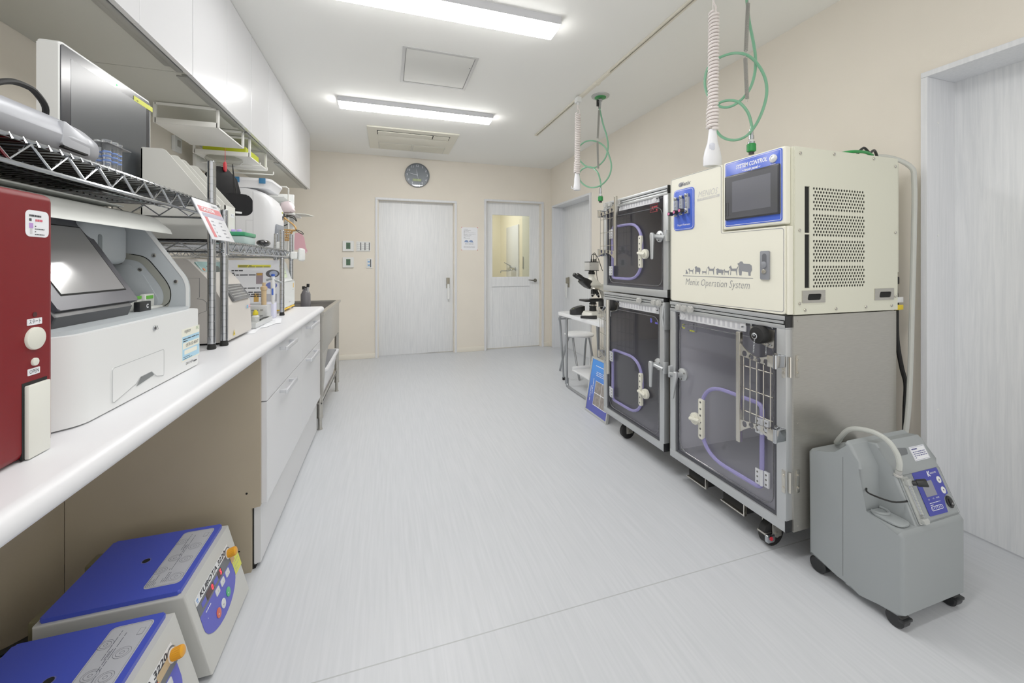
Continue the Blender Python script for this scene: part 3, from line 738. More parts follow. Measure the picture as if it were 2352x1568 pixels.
m.build('sticker', [mat('lime_ink', '#b9bd28', .6), ink], k1)
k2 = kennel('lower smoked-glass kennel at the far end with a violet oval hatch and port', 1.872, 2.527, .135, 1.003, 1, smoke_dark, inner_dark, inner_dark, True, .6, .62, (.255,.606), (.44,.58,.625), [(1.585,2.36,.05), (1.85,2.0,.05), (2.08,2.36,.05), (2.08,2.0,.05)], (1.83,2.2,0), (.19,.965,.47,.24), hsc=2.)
m = MB(); m.box(1.856, 1.872, .83, .985, -.03, .014, .004, 2, 0, f); m.tube([f.p(1.864,.965,.014), f.p(1.864,.9,.024), f.p(1.864,.85,.014)], .008, 8); m.build('toggle_latch', alu, k2)
m = MB(); m.text(f, 'B', 2.005, .862, .034, 0, -.0135, bold=.001); m.lines(f, 1.945, 1.985, .848, .866, 1, 0, -.0135, .6, 3); m.build('sticker', mat('violet_ink', '#5a55c0', .6), k2)
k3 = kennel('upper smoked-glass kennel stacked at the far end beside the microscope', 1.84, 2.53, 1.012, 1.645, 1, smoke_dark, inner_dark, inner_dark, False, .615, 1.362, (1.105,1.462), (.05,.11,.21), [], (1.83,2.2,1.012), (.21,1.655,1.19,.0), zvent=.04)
m = MB(); m.text(f, 'A', 1.995, 1.535, .034, 0, -.0135, bold=.001); m.ring(1.945, 2.015, 1.512, 1.56, .002, -.0136, -.0135, 0, f); m.lines(f, 1.95, 1.985, 1.518, 1.556, 2, 0, -.0135, .5, 5); m.build('sticker', mat('red_sticker', '#a32a35', .6), k3)

# ---------------------------------------------------------------- cream control unit
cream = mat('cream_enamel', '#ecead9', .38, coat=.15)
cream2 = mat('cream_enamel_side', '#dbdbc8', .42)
plate_blue = mat('panel_blue', '#3f5fd0', .3)
grey_print = mat('grey_print', '#85878c', .5)
t = thing('oxygen_control_unit', 'cream steel control cabinet with blue touch panel on top of the large kennel', 'control unit', (1.83, 1.49, .998))
y0, y1, z0, z1 = 1.143, 1.818, .999, 1.668
m = MB()
m.box(1.53, 2.147, y0+.004, y1, z0, z1, .004)
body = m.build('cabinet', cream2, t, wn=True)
# perforated side sheet, staggered holes
fs = FB(y0+.004)
def perforated(m, fr, a0, a1, b0, b1, cols, rows, r, d, mi):
    pa = (a1-a0)/(cols+.5); pb = (b1-b0)/rows
    for j in range(rows):
        zb = b0+pb*j; off = pa*.5 if j % 2 else 0
        if off: m.poly([(a0,zb), (a0+off,zb), (a0+off,zb+pb), (a0,zb+pb)], d, d, (), mi, fr)
        else: m.poly([(a1-pa*.5,zb), (a1,zb), (a1,zb+pb), (a1-pa*.5,zb+pb)], d, d, (), mi, fr)
        for i in range(cols):
            A = a0+off+pa*i; cx_, cz_ = A+pa/2, zb+pb/2
            sq = [(A,zb), (cx_,zb), (A+pa,zb), (A+pa,cz_), (A+pa,zb+pb), (cx_,zb+pb), (A,zb+pb), (A,cz_)]
            ci = [(cx_+r*math.cos(q), cz_+r*math.sin(q)) for q in [(-.75+.25*k)*PI for k in range(8)]]
            vs_ = [fr.p(*q, d) for q in sq] + [fr.p(*q, d) for q in ci] + [fr.p(*q, d-.0025) for q in ci]
            fs_ = [(k, (k+1) % 8, 8+(k+1) % 8, 8+k) for k in range(8)] + [(8+k, 8+(k+1) % 8, 16+(k+1) % 8, 16+k) for k in range(8)]
            m.raw(vs_, fs_, mi)
m = MB(); S0, S1 = 1.532, 2.147
d = .0045
hx0, hx1 = 1.628, 1.938
groups = [(1.105,1.196), (1.208,1.300), (1.312,1.404), (1.416,1.512)]
xs = [S0, 1.584, 1.612, hx0, hx1, S1]; 
# sheet pieces around the slot and the hole fields
def q(x0_, x1_, zz0, zz1): m.box(x0_, x1_, zz0, zz1, .0005, d, 0, 2, 0, fs)
q(S0, S1, z0+.002, 1.105); q(S0, S1, 1.512, z1-.002); q(S0, 1.584, 1.105, 1.512); q(1.612, hx0, 1.105, 1.512); q(hx1, S1, 1.105, 1.512); q(1.584, 1.612, 1.32, 1.326)
for (b0, b1), nxt in zip(groups, groups[1:]+[None]):
    perforated(m, fs, hx0, hx1, b0, b1, 19, 7, .0058, d, 0)
    if nxt: q(hx0, hx1, b1, nxt[0])
m.box(hx0, hx1, 1.105, 1.512, .0003, .0012, 0, 2, 1, fs); m.box(1.584, 1.612, 1.106, 1.511, .0003, .001, 0, 2, 1, fs)
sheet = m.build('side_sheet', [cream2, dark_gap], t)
m = MB()
for x, z in ((1.56,1.64), (1.75,1.652), (1.99,1.652), (2.13,1.63), (2.13,1.34), (2.13,1.06), (2.105,1.02), (1.94,1.02), (1.76,1.018), (1.585,1.018), (1.555,1.045), (1.555,1.335)): m.disc(x, z, .0065, d, d+.004, 0, fs, 12, .002)
m.build('sheet_screws', nickel, sheet)
for x0_, x1_ in ((1.568,1.696), (1.994,2.118)):
    m = MB(); m.poly(rrpts(x0_, x1_, 1.046, 1.096, .002), d, d+.003, [roundpoly([(x0_+.026,1.057), (x0_+.1,1.057), (x0_+.108,1.082), (x0_+.034,1.082)], .008, 3)], 0, fs); m.box(x0_+.02, x0_+.115, 1.052, 1.09, d, d+.0004, 0, 2, 1, fs)
    m.build('grip_plate', [steel, dark_gap], t)
MB().box(2.147, 2.168, y0+.006, y1-.05, 1.165, z1-.02, .003).build('rear_cover', cream2, t)
# front door panel (L-shaped), touch panel box
m = MB(); fr = FR(1.5)
L_out = roundpoly([(y1,z0+.002), (1.158,z0+.002), (1.158,1.352), (1.462,1.352), (1.462,z1), (y1,z1)], [.012,.012,.004,.004,.006,.012], 4)
m.poly(L_out, -.029, 0, (), 0, fr, .005, 3)
dp = m.build('front_panel', cream, t, wn=True)
m = MB(); m.box(1.155, 1.455, 1.36, z1+.002, -.029, .006, .008, 3, 0, fr)
m.box(1.147, 1.158, z0+.002, 1.352, -.029, -.004, .004, 2, 0, fr)
tb = m.build('touch_panel_box', cream, t, wn=True)
# printed outline
m = MB()
po = [(1.811,1.004), (1.165,1.012), (1.165,1.343), (1.472,1.345), (1.472,1.664), (1.811,1.664)]
def outl(pts, w, dd, mi=0, r=.01):
    P = roundpoly(pts, r, 4); n = len(P); c = Vector((0,0))
    bm_v = []
    inner = []
    for i in range(n):
        a = Vector(P[i-1]); b = Vector(P[i]); cc = Vector(P[(i+1) % n])
        t1 = (b-a); t2 = (cc-b)
        t_ = (t1.normalized() if t1.length > 1e-9 else Vector((0,0))) + (t2.normalized() if t2.length > 1e-9 else Vector((0,0)))
        nrm = Vector((-t_.y, t_.x)); nrm = nrm.normalized() if nrm.length > 1e-9 else Vector((0,0)); inner.append(b + nrm*w)
    vs_ = [fr.p(p[0], p[1], dd) for p in P] + [fr.p(p[0], p[1], dd) for p in inner]
    m.raw(vs_, [(i, (i+1) % n, n+(i+1) % n, n+i) for i in range(n)], mi)
outl(po, .0022, .0007)
m.box(1.301, 1.721, 1.1385, 1.1415, .0004, .0008, 0, 2, 0, fr)
m.text(fr, 'Menix Operation System', 1.512, 1.108, .05, 0, .0007, shear=.28, width=.385, bold=-.0006)
# dog silhouettes, looking left or right as on the cabinet
def dog(yc, h, L, kind):
    z = 1.151
    g = lambda pts: m.poly([(yc - x*L, z + y*h) for x, y in pts], .0007, .0007, (), 0, fr)
    if kind == 0:   # sitting
        g([(-.4,0), (.4,0), (.45,.3), (.2,.55), (.05,.75), (.05,1), (-.1,.88), (-.25,.95), (-.3,.75), (-.2,.6), (-.25,.3)])
    elif kind == 1: # standing, tail up
        g([(-.45,0), (-.36,0), (-.33,.42), (.25,.4), (.33,0), (.42,0), (.4,.3), (.44,.6), (.6,.9), (.52,.92), (.34,.68), (-.2,.66), (-.28,.8), (-.36,1), (-.44,.9), (-.6,.82), (-.58,.72), (-.42,.66), (-.4,.4)])
    elif kind == 2: # shaggy
        g([(-.4,0), (-.25,0), (-.22,.3), (.2,.25), (.22,0), (.36,0), (.36,.2), (.46,.4), (.44,.7), (.3,.82), (-.1,.84), (-.2,1), (-.34,1), (-.4,.92), (-.54,.85), (-.5,.74), (-.42,.66), (-.46,.4)])
    else:           # cat-like, low, long tail
        g([(-.4,0), (-.34,0), (-.3,.3), (.2,.3), (.24,0), (.32,0), (.34,.35), (.42,1.1), (.37,1.1), (.28,.55), (-.28,.55), (-.4,.62), (-.5,.5), (-.44,.4)])
for yc, h, L, k in ((1.695,.022,.022,0), (1.663,.03,.034,1), (1.617,.04,.04,2), (1.572,.026,.034,3), (1.53,.042,.04,1), (1.478,.03,.046,2), (1.44,.028,.03,1), (1.4,.045,.044,1), (1.34,.062,.075,2)): dog(yc, h, L, k)
m.disc(1.738, 1.626, .018, .0005, .0007, 1, fr, 20, rb=.012); m.text(fr, 'Menix', 1.708, 1.626, .03, 0, .0009, shear=.3, bold=.0009)
m.text(fr, 'MENIOS', 1.555, 1.551, .042, 2, .0007, shear=.28, width=.125)
m.poly([(1.62,1.518), (1.48,1.522), (1.48,1.534), (1.622,1.531)], .0006, .0006, (), 2, fr); m.text(fr, '2 AIR CONDITIONER', 1.55, 1.527, .012, 3, .0009, shear=.2, width=.115)
m.build('lettering', [grey_print, ink_grey, mat('pale_print', '#c9c8c4', .5), cream], dp)
# oxygen flowmeter plate
m = MB(); m.rr(1.64, 1.788, 1.382, 1.6, .02, 0, .004, 0, fr, .001); fm = m.build('flowmeter_plate', plate_blue, dp)
m = MB(); m.poly(rrpts(1.645,1.783,1.387,1.595,.017), .0042, .0042, [rrpts(1.6465,1.7815,1.3885,1.5935,.0155)], 0, fr); m.text(fr, 'Oxygen Flowmeter', 1.714, 1.41, .014, 0, .0044, width=.095, shear=.15); m.build('lettering', white_ink, fm)
for yy, zz in ((1.758,1.512), (1.718,1.516), (1.678,1.52)):
    m = MB(); m.box(yy-.01, yy+.01, zz-.05, zz+.045, .004, .02, .002, 2, 0, fr); m.box(yy-.011, yy+.011, zz+.03, zz+.048, .004, .022, .002, 2, 1, fr); m.box(yy-.011, yy+.011, zz-.056, zz-.03, .004, .022, .002, 2, 1, fr); m.lines(fr, yy-.006, yy+.006, zz-.026, zz+.026, 8, 3, .0205, .3, 2)
    m.build('flow_tube', [mat('flow_clear', '#c7cdd6', .15, trans=.4), chrome, black_pl, ink], fm)
    m = MB(); o = fr.p(yy, zz-.042, .02); m.cyl(o, o+Vector((-.02,0,0)), .006); m.cyl(o+Vector((-.02,0,0)), o+Vector((-.042,0,0)), .011, mi=1); m.cyl(o+Vector((-.042,0,0)), o+Vector((-.0435,0,0)), .007, mi=2); m.build('valve_knob', [chrome, black_pl, mat('pink_dot', '#d86b9a', .4)], fm)
# sliding lock handle
m = MB(); m.rr(1.222, 1.262, 1.137, 1.256, .004, 0, .008, 0, fr, .002); hh = m.build('lock_handle', mat('grey_lock', '#8d9097', .4, .3), dp)
m = MB(); m.rr(1.232, 1.252, 1.186, 1.245, .0098, .008, .0085, 1, fr); m.rr(1.231, 1.253, 1.185, 1.212, .009, .008, .014, 0, fr, .002); m.disc(1.242, 1.17, .01, .008, .013, 2, fr, 16, .002); m.build('lock_slider', [MATS['grey_lock'], mat('lock_slot', '#5c5e64', .5), nickel], hh)
# touch panel
m = MB(); m.rr(1.164, 1.44, 1.373, 1.663, .008, .006, .0085, 0, fr, .001); bp = m.build('control_plate', plate_blue, tb)
m = MB(); m.poly(rrpts(1.168,1.436,1.377,1.659,.007), .0087, .0087, [rrpts(1.1695,1.4345,1.3785,1.6575,.0055)], 0, fr)
m.text(fr, 'SYSTEM CONTROL', 1.305, 1.634, .025, 0, .0088, shear=.22, width=.152, bold=.0007); m.text(fr, '~ touch panel ~', 1.305, 1.613, .016, 0, .0088, shear=.22, width=.09, bold=.0005); m.text(fr, 'POWER', 1.203, 1.606, .007, 0, .0088)
m.build('lettering', white_ink, bp)
m = MB(); m.lathe(fr.p(1.2, 1.628, .0085), (-1,0,0), [(0,.0165),(.004,.0165),(.006,.013),(.006,.011),(.004,.0105),(.006,.004),(.006,0)], 24); m.build('power_button', mat('silver_button', '#dadcdf', .3, .4), bp)
m = MB(); m.rr(1.17, 1.434, 1.401, 1.602, .004, .0085, .016, 0, fr, .002); sc = m.build('touch_screen', mat('screen_bezel', '#2b2c30', .25), tb)
m = MB(); m.box(1.177, 1.428, 1.408, 1.595, .016, .0164, 0, 2, 1, fr); m.box(1.207, 1.394, 1.434, 1.572, .0164, .0167, 0, 2, 0, fr); m.ring(1.412, 1.426, 1.42, 1.48, .001, .0164, .0168, 2, fr); m.build('display', [mat('screen_grey', '#5d5e66', .14, spec=.8), mat('screen_border', '#45464b', .16, spec=.8), dark_gap], sc)

# cables on and behind the unit
m = MB(); m.tube([(2.13,1.2,1.672), (2.1,1.19,1.676), (2.06,1.18,1.705), (2.02,1.175,1.69), (1.99,1.18,1.71), (1.955,1.19,1.676), (1.99,1.24,1.674), (2.05,1.3,1.675)], .0055, 8, sub=5)
tag(m.build('power_lead', black_pl, loc=(2.04,1.2,1.67)), 'black lead curled on top of the cream control unit', 'cable')
m = MB(); m.tube([(2.02,1.165,1.676), (1.95,1.155,1.682), (1.86,1.17,1.676), (1.84,1.3,1.676)], .0065, 8, sub=5)
tag(m.build('green_tube', hosem if False else greenm, loc=(1.9,1.17,1.67)), 'short green tube lying on top of the cream control unit', 'tube')
m = MB(); m.tube([(2.09,1.25,1.682), (2.15,1.19,1.688), (2.205,1.13,1.635), (2.226,1.125,1.56), (2.222,1.125,1.3), (2.21,1.125,1.0), (2.2,1.125,.75), (2.185,1.125,.56), (2.17,1.13,.4), (2.175,1.13,.2), (2.19,1.135,.01)], .0095, 10, sub=6)
tag(m.build('clear_tube', mat('milky_tube', '#dde0da', .3, trans=.4), loc=(2.19,1.15,0)), 'milky clear tube hanging down behind the cream control unit to the floor', 'tube')
m = MB(); m.box(2.17, 2.205, 1.165, 1.19, 1.11, 1.145, .005); m.cyl((2.19,1.178,1.115), (2.19,1.172,1.06), .011, .008, 10); m.tube([(2.19,1.172,1.07), (2.19,1.17,1.0), (2.195,1.17,.86), (2.215,1.165,.74), (2.235,1.16,.66), (2.23,1.16,.56), (2.225,1.16,.4), (2.225,1.165,.2), (2.22,1.17,.01)], .0085, 8, sub=6)
tag(m.build('power_cable', black_rub, loc=(2.2,1.16,0)), 'thick black power cable with plug hanging behind the kennels to the floor', 'cable')
m = MB(); m.box(2.149, 2.2, 1.149, 1.155, 1.03, 1.055, .002); m.box(2.149, 2.2, 1.149, 1.155, .998, 1.02, .002, mi=1)
tag(m.build('cable_tag', [white_pl, mat('yellow_tag', '#e8c92c', .5)], loc=(2.17,1.16,1.0)), 'white and yellow cable tag beside the black plug', 'tag')
# ================================================================== MICROSCOPE CORNER
tube_grey = mat('grey_tube', '#9c9fa3', .3, .7)
table_white = mat('table_white', '#eceef1', .25, coat=.2)
t = thing('folding_table', 'small white folding table with grey tube legs carrying the microscope', 'table', (1.83, 3.15, 0))
m = MB(); m.rr(1.6, 2.08, 2.72, 3.57, .03, .705, .735, 0, W, .004, 5); m.build('tabletop', table_white, t)
m = MB(); m.rr(1.72, 2.02, 2.85, 3.5, .02, .165, .175, 0, W, .002); m.box(1.73, 2.01, 3.49, 3.5, .175, .2, .002); m.build('lower_shelf', table_white, t)
for x in (1.68, 2.03):
    m = MB(); m.tube([(x,3.52,.7), (x,3.52,.07), (x,3.5,.03), (x,3.45,.012), (x,3.1,.012), (x,2.8,.012), (x,2.76,.03), (x,2.75,.08), (x,2.75,.7)], .012, 10, sub=4); m.cyl((x,3.52,.09), (x,3.52,.03), .018); m.build('leg', tube_grey, t)
m = MB()
for x in (1.645, 2.06):
    m.tube([(x,3.4,.7), (x,3.55,.695), (x,3.62,.66), (x+.02,3.64,.6), (x+.07,3.7,.28), (x+.105,3.74,.012)], .011, 10, sub=4); m.cyl((x+.103,3.738,.03), (x+.106,3.742,.002), .014, mi=1)
m.tube([(1.645,3.62,.655), (2.06,3.62,.655)], .009, 8)
m.build('brace', [tube_grey, black_rub], t)

t = thing('folding_stool', 'round white folding stool behind the microscope table', 'stool', (1.99, 3.86, 0))
m = MB(); m.lathe((1.99,3.86,.425), (0,0,1), [(0,.13),(.004,.155),(.02,.16),(.03,.15),(.034,.12),(.034,.0)], 32); m.build('seat', table_white, t)
for k, (xa, xb) in enumerate(((1.87,2.11),)):
    pass
m = MB(); m.tube([(1.858,4.07,.005), (1.875,3.98,.25), (1.88,3.9,.4), (1.9,3.87,.418), (2.08,3.87,.418), (2.1,3.9,.4), (2.12,3.97,.25), (2.15,4.05,.005)], .012, 10, sub=4); m.build('leg', tube_grey, t)
m = MB(); m.tube([(1.9,3.68,.005), (1.9,3.78,.25), (1.9,3.83,.41), (1.92,3.85,.418), (2.07,3.85,.418), (2.09,3.83,.41), (2.1,3.78,.25), (2.1,3.68,.005)], .011, 10, sub=4); m.build('leg', tube_grey, t)

scope_w = mat('scope_white', '#dddcd2', .35); 
t = thing('microscope', 'white and black binocular microscope with a camera cube on top, on the folding table', 'microscope', (1.8, 3.15, .735))
y = 3.15
m = MB(); m.loft([[Vector((a, b, z)) for a, b in rrpts(x0, 1.96, y-w_, y+w_, .03)] for z, x0, w_ in ((.736,1.685,.085), (.75,1.682,.087), (.775,1.695,.08), (.783,1.71,.07))]); m.box(1.69, 1.95, y-.08, y+.08, .7352, .74, mi=1)
m.build('base', [scope_w, black_pl], t)
m = MB(); f = FB(y+.035); m.poly([(1.87,.78), (1.95,.78), (1.95,.93), (1.935,.98), (1.9,1.01), (1.85,1.025), (1.78,1.02), (1.72,1.016), (1.725,.985), (1.8,.985), (1.845,.97), (1.865,.93), (1.87,.87)], 0, .07, (), 0, f, .008); m.build('arm', scope_w, t, wn=True)
m = MB(); m.rr(1.65, 1.86, y-.075, y+.06, .01, .872, .888, 0, W, .002); m.box(1.72, 1.79, y-.02, y+.04, .888, .892, .001, mi=1); m.box(1.7, 1.82, y-.07, y-.04, .888, .9, .002); m.box(1.84, 1.88, y-.045, y+.045, .78, .87, .004); m.build('stage', [black_pl, chrome], t)
m = MB(); m.cyl((1.76,y,.872), (1.76,y,.85), .028); m.cyl((1.76,y,.85), (1.76,y,.842), .034); m.cyl((1.76,y,.842), (1.76,y,.82), .02, mi=1); m.build('condenser', [black_pl, nickel], t)
m = MB(); m.cyl((1.76,y,.78), (1.76,y,.822), .033, .03); m.cyl((1.76,y,.822), (1.76,y,.83), .034); m.build('illuminator', black_pl, t)
m = MB(); m.lathe((1.775,y,.99), (-.12,0,-1), [(0,.05),(.01,.052),(.018,.045)], 20, 0)
for dx, dz, L in ((-.12,-1,.062), (.45,-1,.075), (.1,-1,.05)):
    a = Vector((dx, .25 if dx == .1 else -.1, dz)).normalized(); o = Vector((1.765 + dx*.05, y, .972)); m.lathe(o, a, [(0,.016),(L*.7,.016),(L*.75,.012),(L,.008)], 14, 1); m.lathe(o+a*L*.62, a, [(0,.0165),(.006,.0165)], 14, 2)
m.build('nosepiece', [nickel, black_pl, chrome], t)
m = MB(); m.loft([[Vector((a, b, z)) for a, b in rrpts(x0, x1, y-w_, y+w_, .02)] for z, x0, x1, w_ in ((1.012,1.71,1.83,.05), (1.03,1.69,1.82,.05), (1.06,1.705,1.79,.045), (1.08,1.722,1.772,.028), (1.104,1.724,1.77,.024))]); m.cyl((1.747,y,1.1), (1.747,y,1.112), .028); hd = m.build('head', scope_w, t, wn=True)
m = MB(); ax = Vector((-.82,0,.5)).normalized(); o = Vector((1.735,y,1.01))
m.loft([[o + ax*k + Vector((0,b,0)) + Vector((.5,0,.82)).normalized()*a for a, b in rrpts(-hh_, hh_, -w_, w_, .01)] for k, hh_, w_ in ((0,.034,.03), (.03,.036,.05), (.08,.03,.052), (.105,.025,.048))])
for dy in (-.032, .032):
    q = o + ax*.09 + Vector((0, dy, .01)); m.lathe(q, ax, [(0,.016),(.03,.016),(.034,.019),(.075,.019),(.085,.016),(.09,.008)], 16)
m.build('eyepieces', black_pl, hd)
m = MB(); m.cyl((1.748,y,1.112), (1.748,y,1.132), .03); m.cyl((1.748,y,1.132), (1.748,y,1.142), .024); m.box(1.7, 1.796, y-.045, y+.045, 1.142, 1.148, .001); m.box(1.7, 1.796, y-.045, y+.045, 1.218, 1.224, .001); m.box(1.7, 1.716, y-.05, y-.03, 1.13, 1.15, .002); m.build('camera_mount', black_pl, t)
m = MB(); m.box(1.701, 1.795, y-.044, y+.044, 1.148, 1.218, .002); m.lines(FB(y-.044), 1.71, 1.73, 1.19, 1.195, 1, 1, .0004, .8, 2); ca = m.build('camera_cube', [mat('camera_silver', '#c9c9c6', .35, .4), ink_grey], t)
m = MB()
for dx in (.745, .765, .782): m.cyl((1+dx,y,1.224), (1+dx,y,1.25), .007, .005, 10)
m.tube([(1.745,y,1.25), (1.75,y,1.285), (1.775,y,1.29), (1.81,y,1.26), (1.85,y,1.16), (1.86,y,1.14)], .0035, 6, sub=5); m.tube([(1.765,y,1.25), (1.77,y,1.3), (1.79,y,1.29), (1.795,y,1.24), (1.8,y,1.1), (1.81,y,1.06), (1.83,y,1.02)], .003, 6, sub=5); m.build('camera_leads', black_rub, ca)
m = MB(); m.tube([(1.57,3.02,.752), (1.7,2.98,.75)], [.012,.016], 10); 
tag(m.build('hand_torch', black_pl, loc=(1.63,3.0,.735)), 'black rod lying on the folding table in front of the microscope', 'torch')
m = MB(); m.loft([[Vector((x, 3.3+yy, .737+zz)) for yy, zz in rrpts(-w_, w_, 0, h_, .006)] for x, w_, h_ in ((1.61,.012,.045), (1.64,.03,.06), (1.7,.045,.075), (1.74,.04,.08))]); m.disc(3.3-.02, .79, .006, 0, .002, 1, FR(1.635))
tag(m.build('hand_scanner', [black_pl, mat('lime_dot', '#b6d430', .5)], loc=(1.67,3.3,.735)), 'small black wedge-shaped device with lime dot behind the microscope base', 'device')

# leaning blue poster board
t = thing('poster_board', 'blue framed poster board leaning on the floor past the far kennel', 'poster board', (1.59, 2.76, 0))
tilt = .17
fb = Fr((1.565, 0, .0), (0,1,0), (math.sin(tilt),0,math.cos(tilt)), (-math.cos(tilt),0,math.sin(tilt)), -1)
yb0, yb1, hb = 2.6, 2.935, .44
m = MB(); m.ring(yb0, yb1, .002, hb, .014, -.014, .004, 0, fb); m.build('frame', mat('board_silver', '#c6c7c4', .4, .4), t)
def gradient(name, c0, c1, z0, z1):
    m_ = bpy.data.materials.new(name); m_.use_nodes = True; nt = m_.node_tree; b = nt.nodes['Principled BSDF']
    tc = nt.nodes.new('ShaderNodeTexCoord'); sx = nt.nodes.new('ShaderNodeSeparateXYZ'); nt.links.new(tc.outputs['Object'], sx.inputs[0])
    mr = nt.nodes.new('ShaderNodeMapRange'); mr.inputs['From Min'].default_value = z0; mr.inputs['From Max'].default_value = z1; nt.links.new(sx.outputs['Z'], mr.inputs['Value'])
    r = nt.nodes.new('ShaderNodeValToRGB'); r.color_ramp.elements[0].color = (*lin(c0), 1); r.color_ramp.elements[1].color = (*lin(c1), 1); nt.links.new(mr.outputs[0], r.inputs[0]); nt.links.new(r.outputs[0], b.inputs['Base Color']); b.inputs['Roughness'].default_value = .3
    return m_
m = MB(); m.box(yb0+.013, yb1-.013, .015, hb-.013, -.012, 0, 0, 2, 0, fb); sh = m.build('poster', gradient('poster_blue', '#4a52ad', '#3f8fee', .08, .36), t)
m = MB(); m.lines(fb, 2.66, 2.86, .36, .41, 3, 0, .0006, .3, 4); m.lines(fb, 2.66, 2.84, .305, .345, 3, 0, .0006, .3, 6); m.lines(fb, 2.885, 2.9, .09, .3, 1, 0, .0006, .4, 3, True); m.lines(fb, 2.86, 2.872, .15, .32, 1, 0, .0006, .5, 9, True); m.box(2.63, 2.83, .075, .265, .0003, .0006, 0, 2, 0, fb); m.build('poster_print', white_ink, sh)
m = MB()
for i in range(2):
    for j in range(2): m.box(2.635+i*.098, 2.729+i*.098, .08+j*.094, .168+j*.094, .0006, .001, 0, 2, 0, fb)
m.build('photo_print', mat('grey_photo', '#8d857f', .6, var=.25, vscale=40), sh)

# ================================================================== OXYGEN CONCENTRATOR
conc = mat('concentrator_grey', '#92989a', .48, bump=.12, bscale=1500)
t = thing('oxygen_concentrator', 'grey wheeled oxygen concentrator with blue control panel beside the large kennel', 'oxygen concentrator', (1.76, .98, 0))
XL, XM, XR = 1.592, 1.678, 1.922
fl = Fr((0,0,0), (0,1,0), (0,0,1), (1,0,0))
base_pts = [(1.132,.058), (1.022,.055), (1.005,.032), (.985,.03), (.96,.042), (.9,.045), (.85,.045), (.832,.06)]
prof = base_pts + [(.832,.31), (.842,.325), (.9,.468), (.915,.485), (.945,.545), (.958,.556), (.995,.562), (1.006,.55), (1.012,.51), (1.03,.492), (1.06,.478), (1.1,.478), (1.125,.474), (1.135,.46)]
profl = base_pts + [(.832,.31), (.842,.326), (.947,.33), (.948,.478), (.96,.5), (.985,.55), (1.0,.558), (1.008,.548), (1.012,.51), (1.03,.492), (1.06,.478), (1.1,.478), (1.125,.474), (1.135,.46)]
m = MB(); m.poly(profl, XL, XR, (), 0, fl, .012, 3); m.poly([(.843,.322), (.9,.468), (.915,.485), (.945,.545), (.958,.556), (.99,.55), (.985,.32)], XM, XR-.0006, (), 0, fl, .008, 3)
bd = m.build('housing', conc, t, wn=True)
m = MB(); m.rr(XL-.0005, XL, .0,0,0,0,0) if False else None
m.box(1.009, 1.0105, .06, .495, -.0004, .0006, 0, 2, 0, Fr((XL,0,0), (0,1,0), (0,0,1), (-1,0,0))); m.build('seam', mat('seam_grey', '#6f7274', .6), bd)
m = MB(); m.rr(XL+.018, XM-.004, .85, .94, .02, .33, .336, 0, W, .002); m.tube([(XL+.03,.938,.336), (XL+.035,.915,.338), (XL+.06,.905,.338), (XL+.08,.92,.338), (XL+.083,.942,.336)], .005, 8, sub=4); m.build('bottle_tray', conc, bd)
MB().tube([(XL+.02,.947,.41), (XL+.004,.93,.405), (XL+.03,.88,.4), (XM-.003,.868,.398), (XM+.002,.871,.398)], .003, 6, sub=4).build('elastic_strap', black_rub, t)
# sloped front panel frame
P0 = Vector((0,.842,.325)); P1 = Vector((0,.9,.468)); up = (P1-P0).normalized(); nn = Vector((0,-up.z,up.y))
fp = Fr(P0, (1,0,0), up, nn, 1); H = (P1-P0).length
m = MB(); m.ring(XM+.008, XR-.006, .004, H-.004, .001, .0002, .0008, 0, fp, .004); m.build('panel_line', MATS['seam_grey'], bd)
pb = roundpoly([(1.762,.018), (1.858,.016), (1.862,.04), (1.87,.058), (1.888,.066), (1.9,.066), (1.9,.15), (1.762,.15)], [.004,.004,.002,.008,.002,.006,.006,.004], 4)
m = MB(); m.poly(pb, .0, .0015, (), 0, fp); cp = m.build('control_panel', mat('label_blue', '#34399c', .35), t)
m = MB(); m.box(1.785, 1.842, .072, .118, .0015, .0022, 0, 2, 0, fp); m.build('display', mat('lcd_grey', '#83848f', .3), cp)
m = MB(); m.text(fp, 'K', 1.842, .136, .022, 0, .0018, bold=.0007, shear=.1); m.text(fp, 'KINGON MED', 1.868, .137, .007, 0, .0018, width=.034); m.text(fp, 'P2-W6', 1.79, .125, .006, 0, .0018)
for i in range(3): m.text(fp, ('O2', '1-5', 'MODE')[i], 1.79+i*.024, .064, .006, 0, .0018)
m.poly(rrpts(1.783,1.845,.03,.043,.006), .0018, .0018, [rrpts(1.7845,1.8435,.0315,.0415,.005)], 0, fp)
for i in range(6): m.box(1.789+i*.009, 1.7905+i*.009, .034, .04, .0016, .0019, 0, 2, 0, fp)
m.lines(fp, 1.785, 1.843, .046, .058, 2, 0, .0018, .25, 5)
m.build('lettering', white_ink, cp)
for i, b in enumerate((.113, .08)):
    m = MB(); m.disc(1.882, b, .011, .0015, .003, 0, fp, 20, .0005); q = 1 if i == 0 else -1; m.poly([(1.8785,b-.003*q), (1.8855,b-.003*q), (1.882,b+.004*q)], .0032, .0032, (), 1, fp); m.build('push_button', [white_pl, ink], cp)
m = MB(); m.disc(1.888, .042, .0155, .0, .004, 0, fp, 20, .001, .019); m.box(1.88, 1.896, .03, .054, .004, .008, .002, 2, 0, fp); m.text(fp, 'O', 1.888, .037, .008, 1, .0083); m.build('rocker_switch', [black_pl, white_ink], t)
m = MB(); m.rr(1.697, 1.729, .004, .146, .004, .0003, .004, 0, fp); m.rr(1.7, 1.726, .12, .14, .004, .004, .016, 0, fp, .003); m.tube([fp.p(1.711,.122,.012), fp.p(1.711,.022,.012)], .005, 8, 1); m.ball(fp.p(1.711,.03,.012), .0045, 2, 8); m.rr(1.7, 1.727, .006, .022, .004, .004, .016, 0, fp, .003)
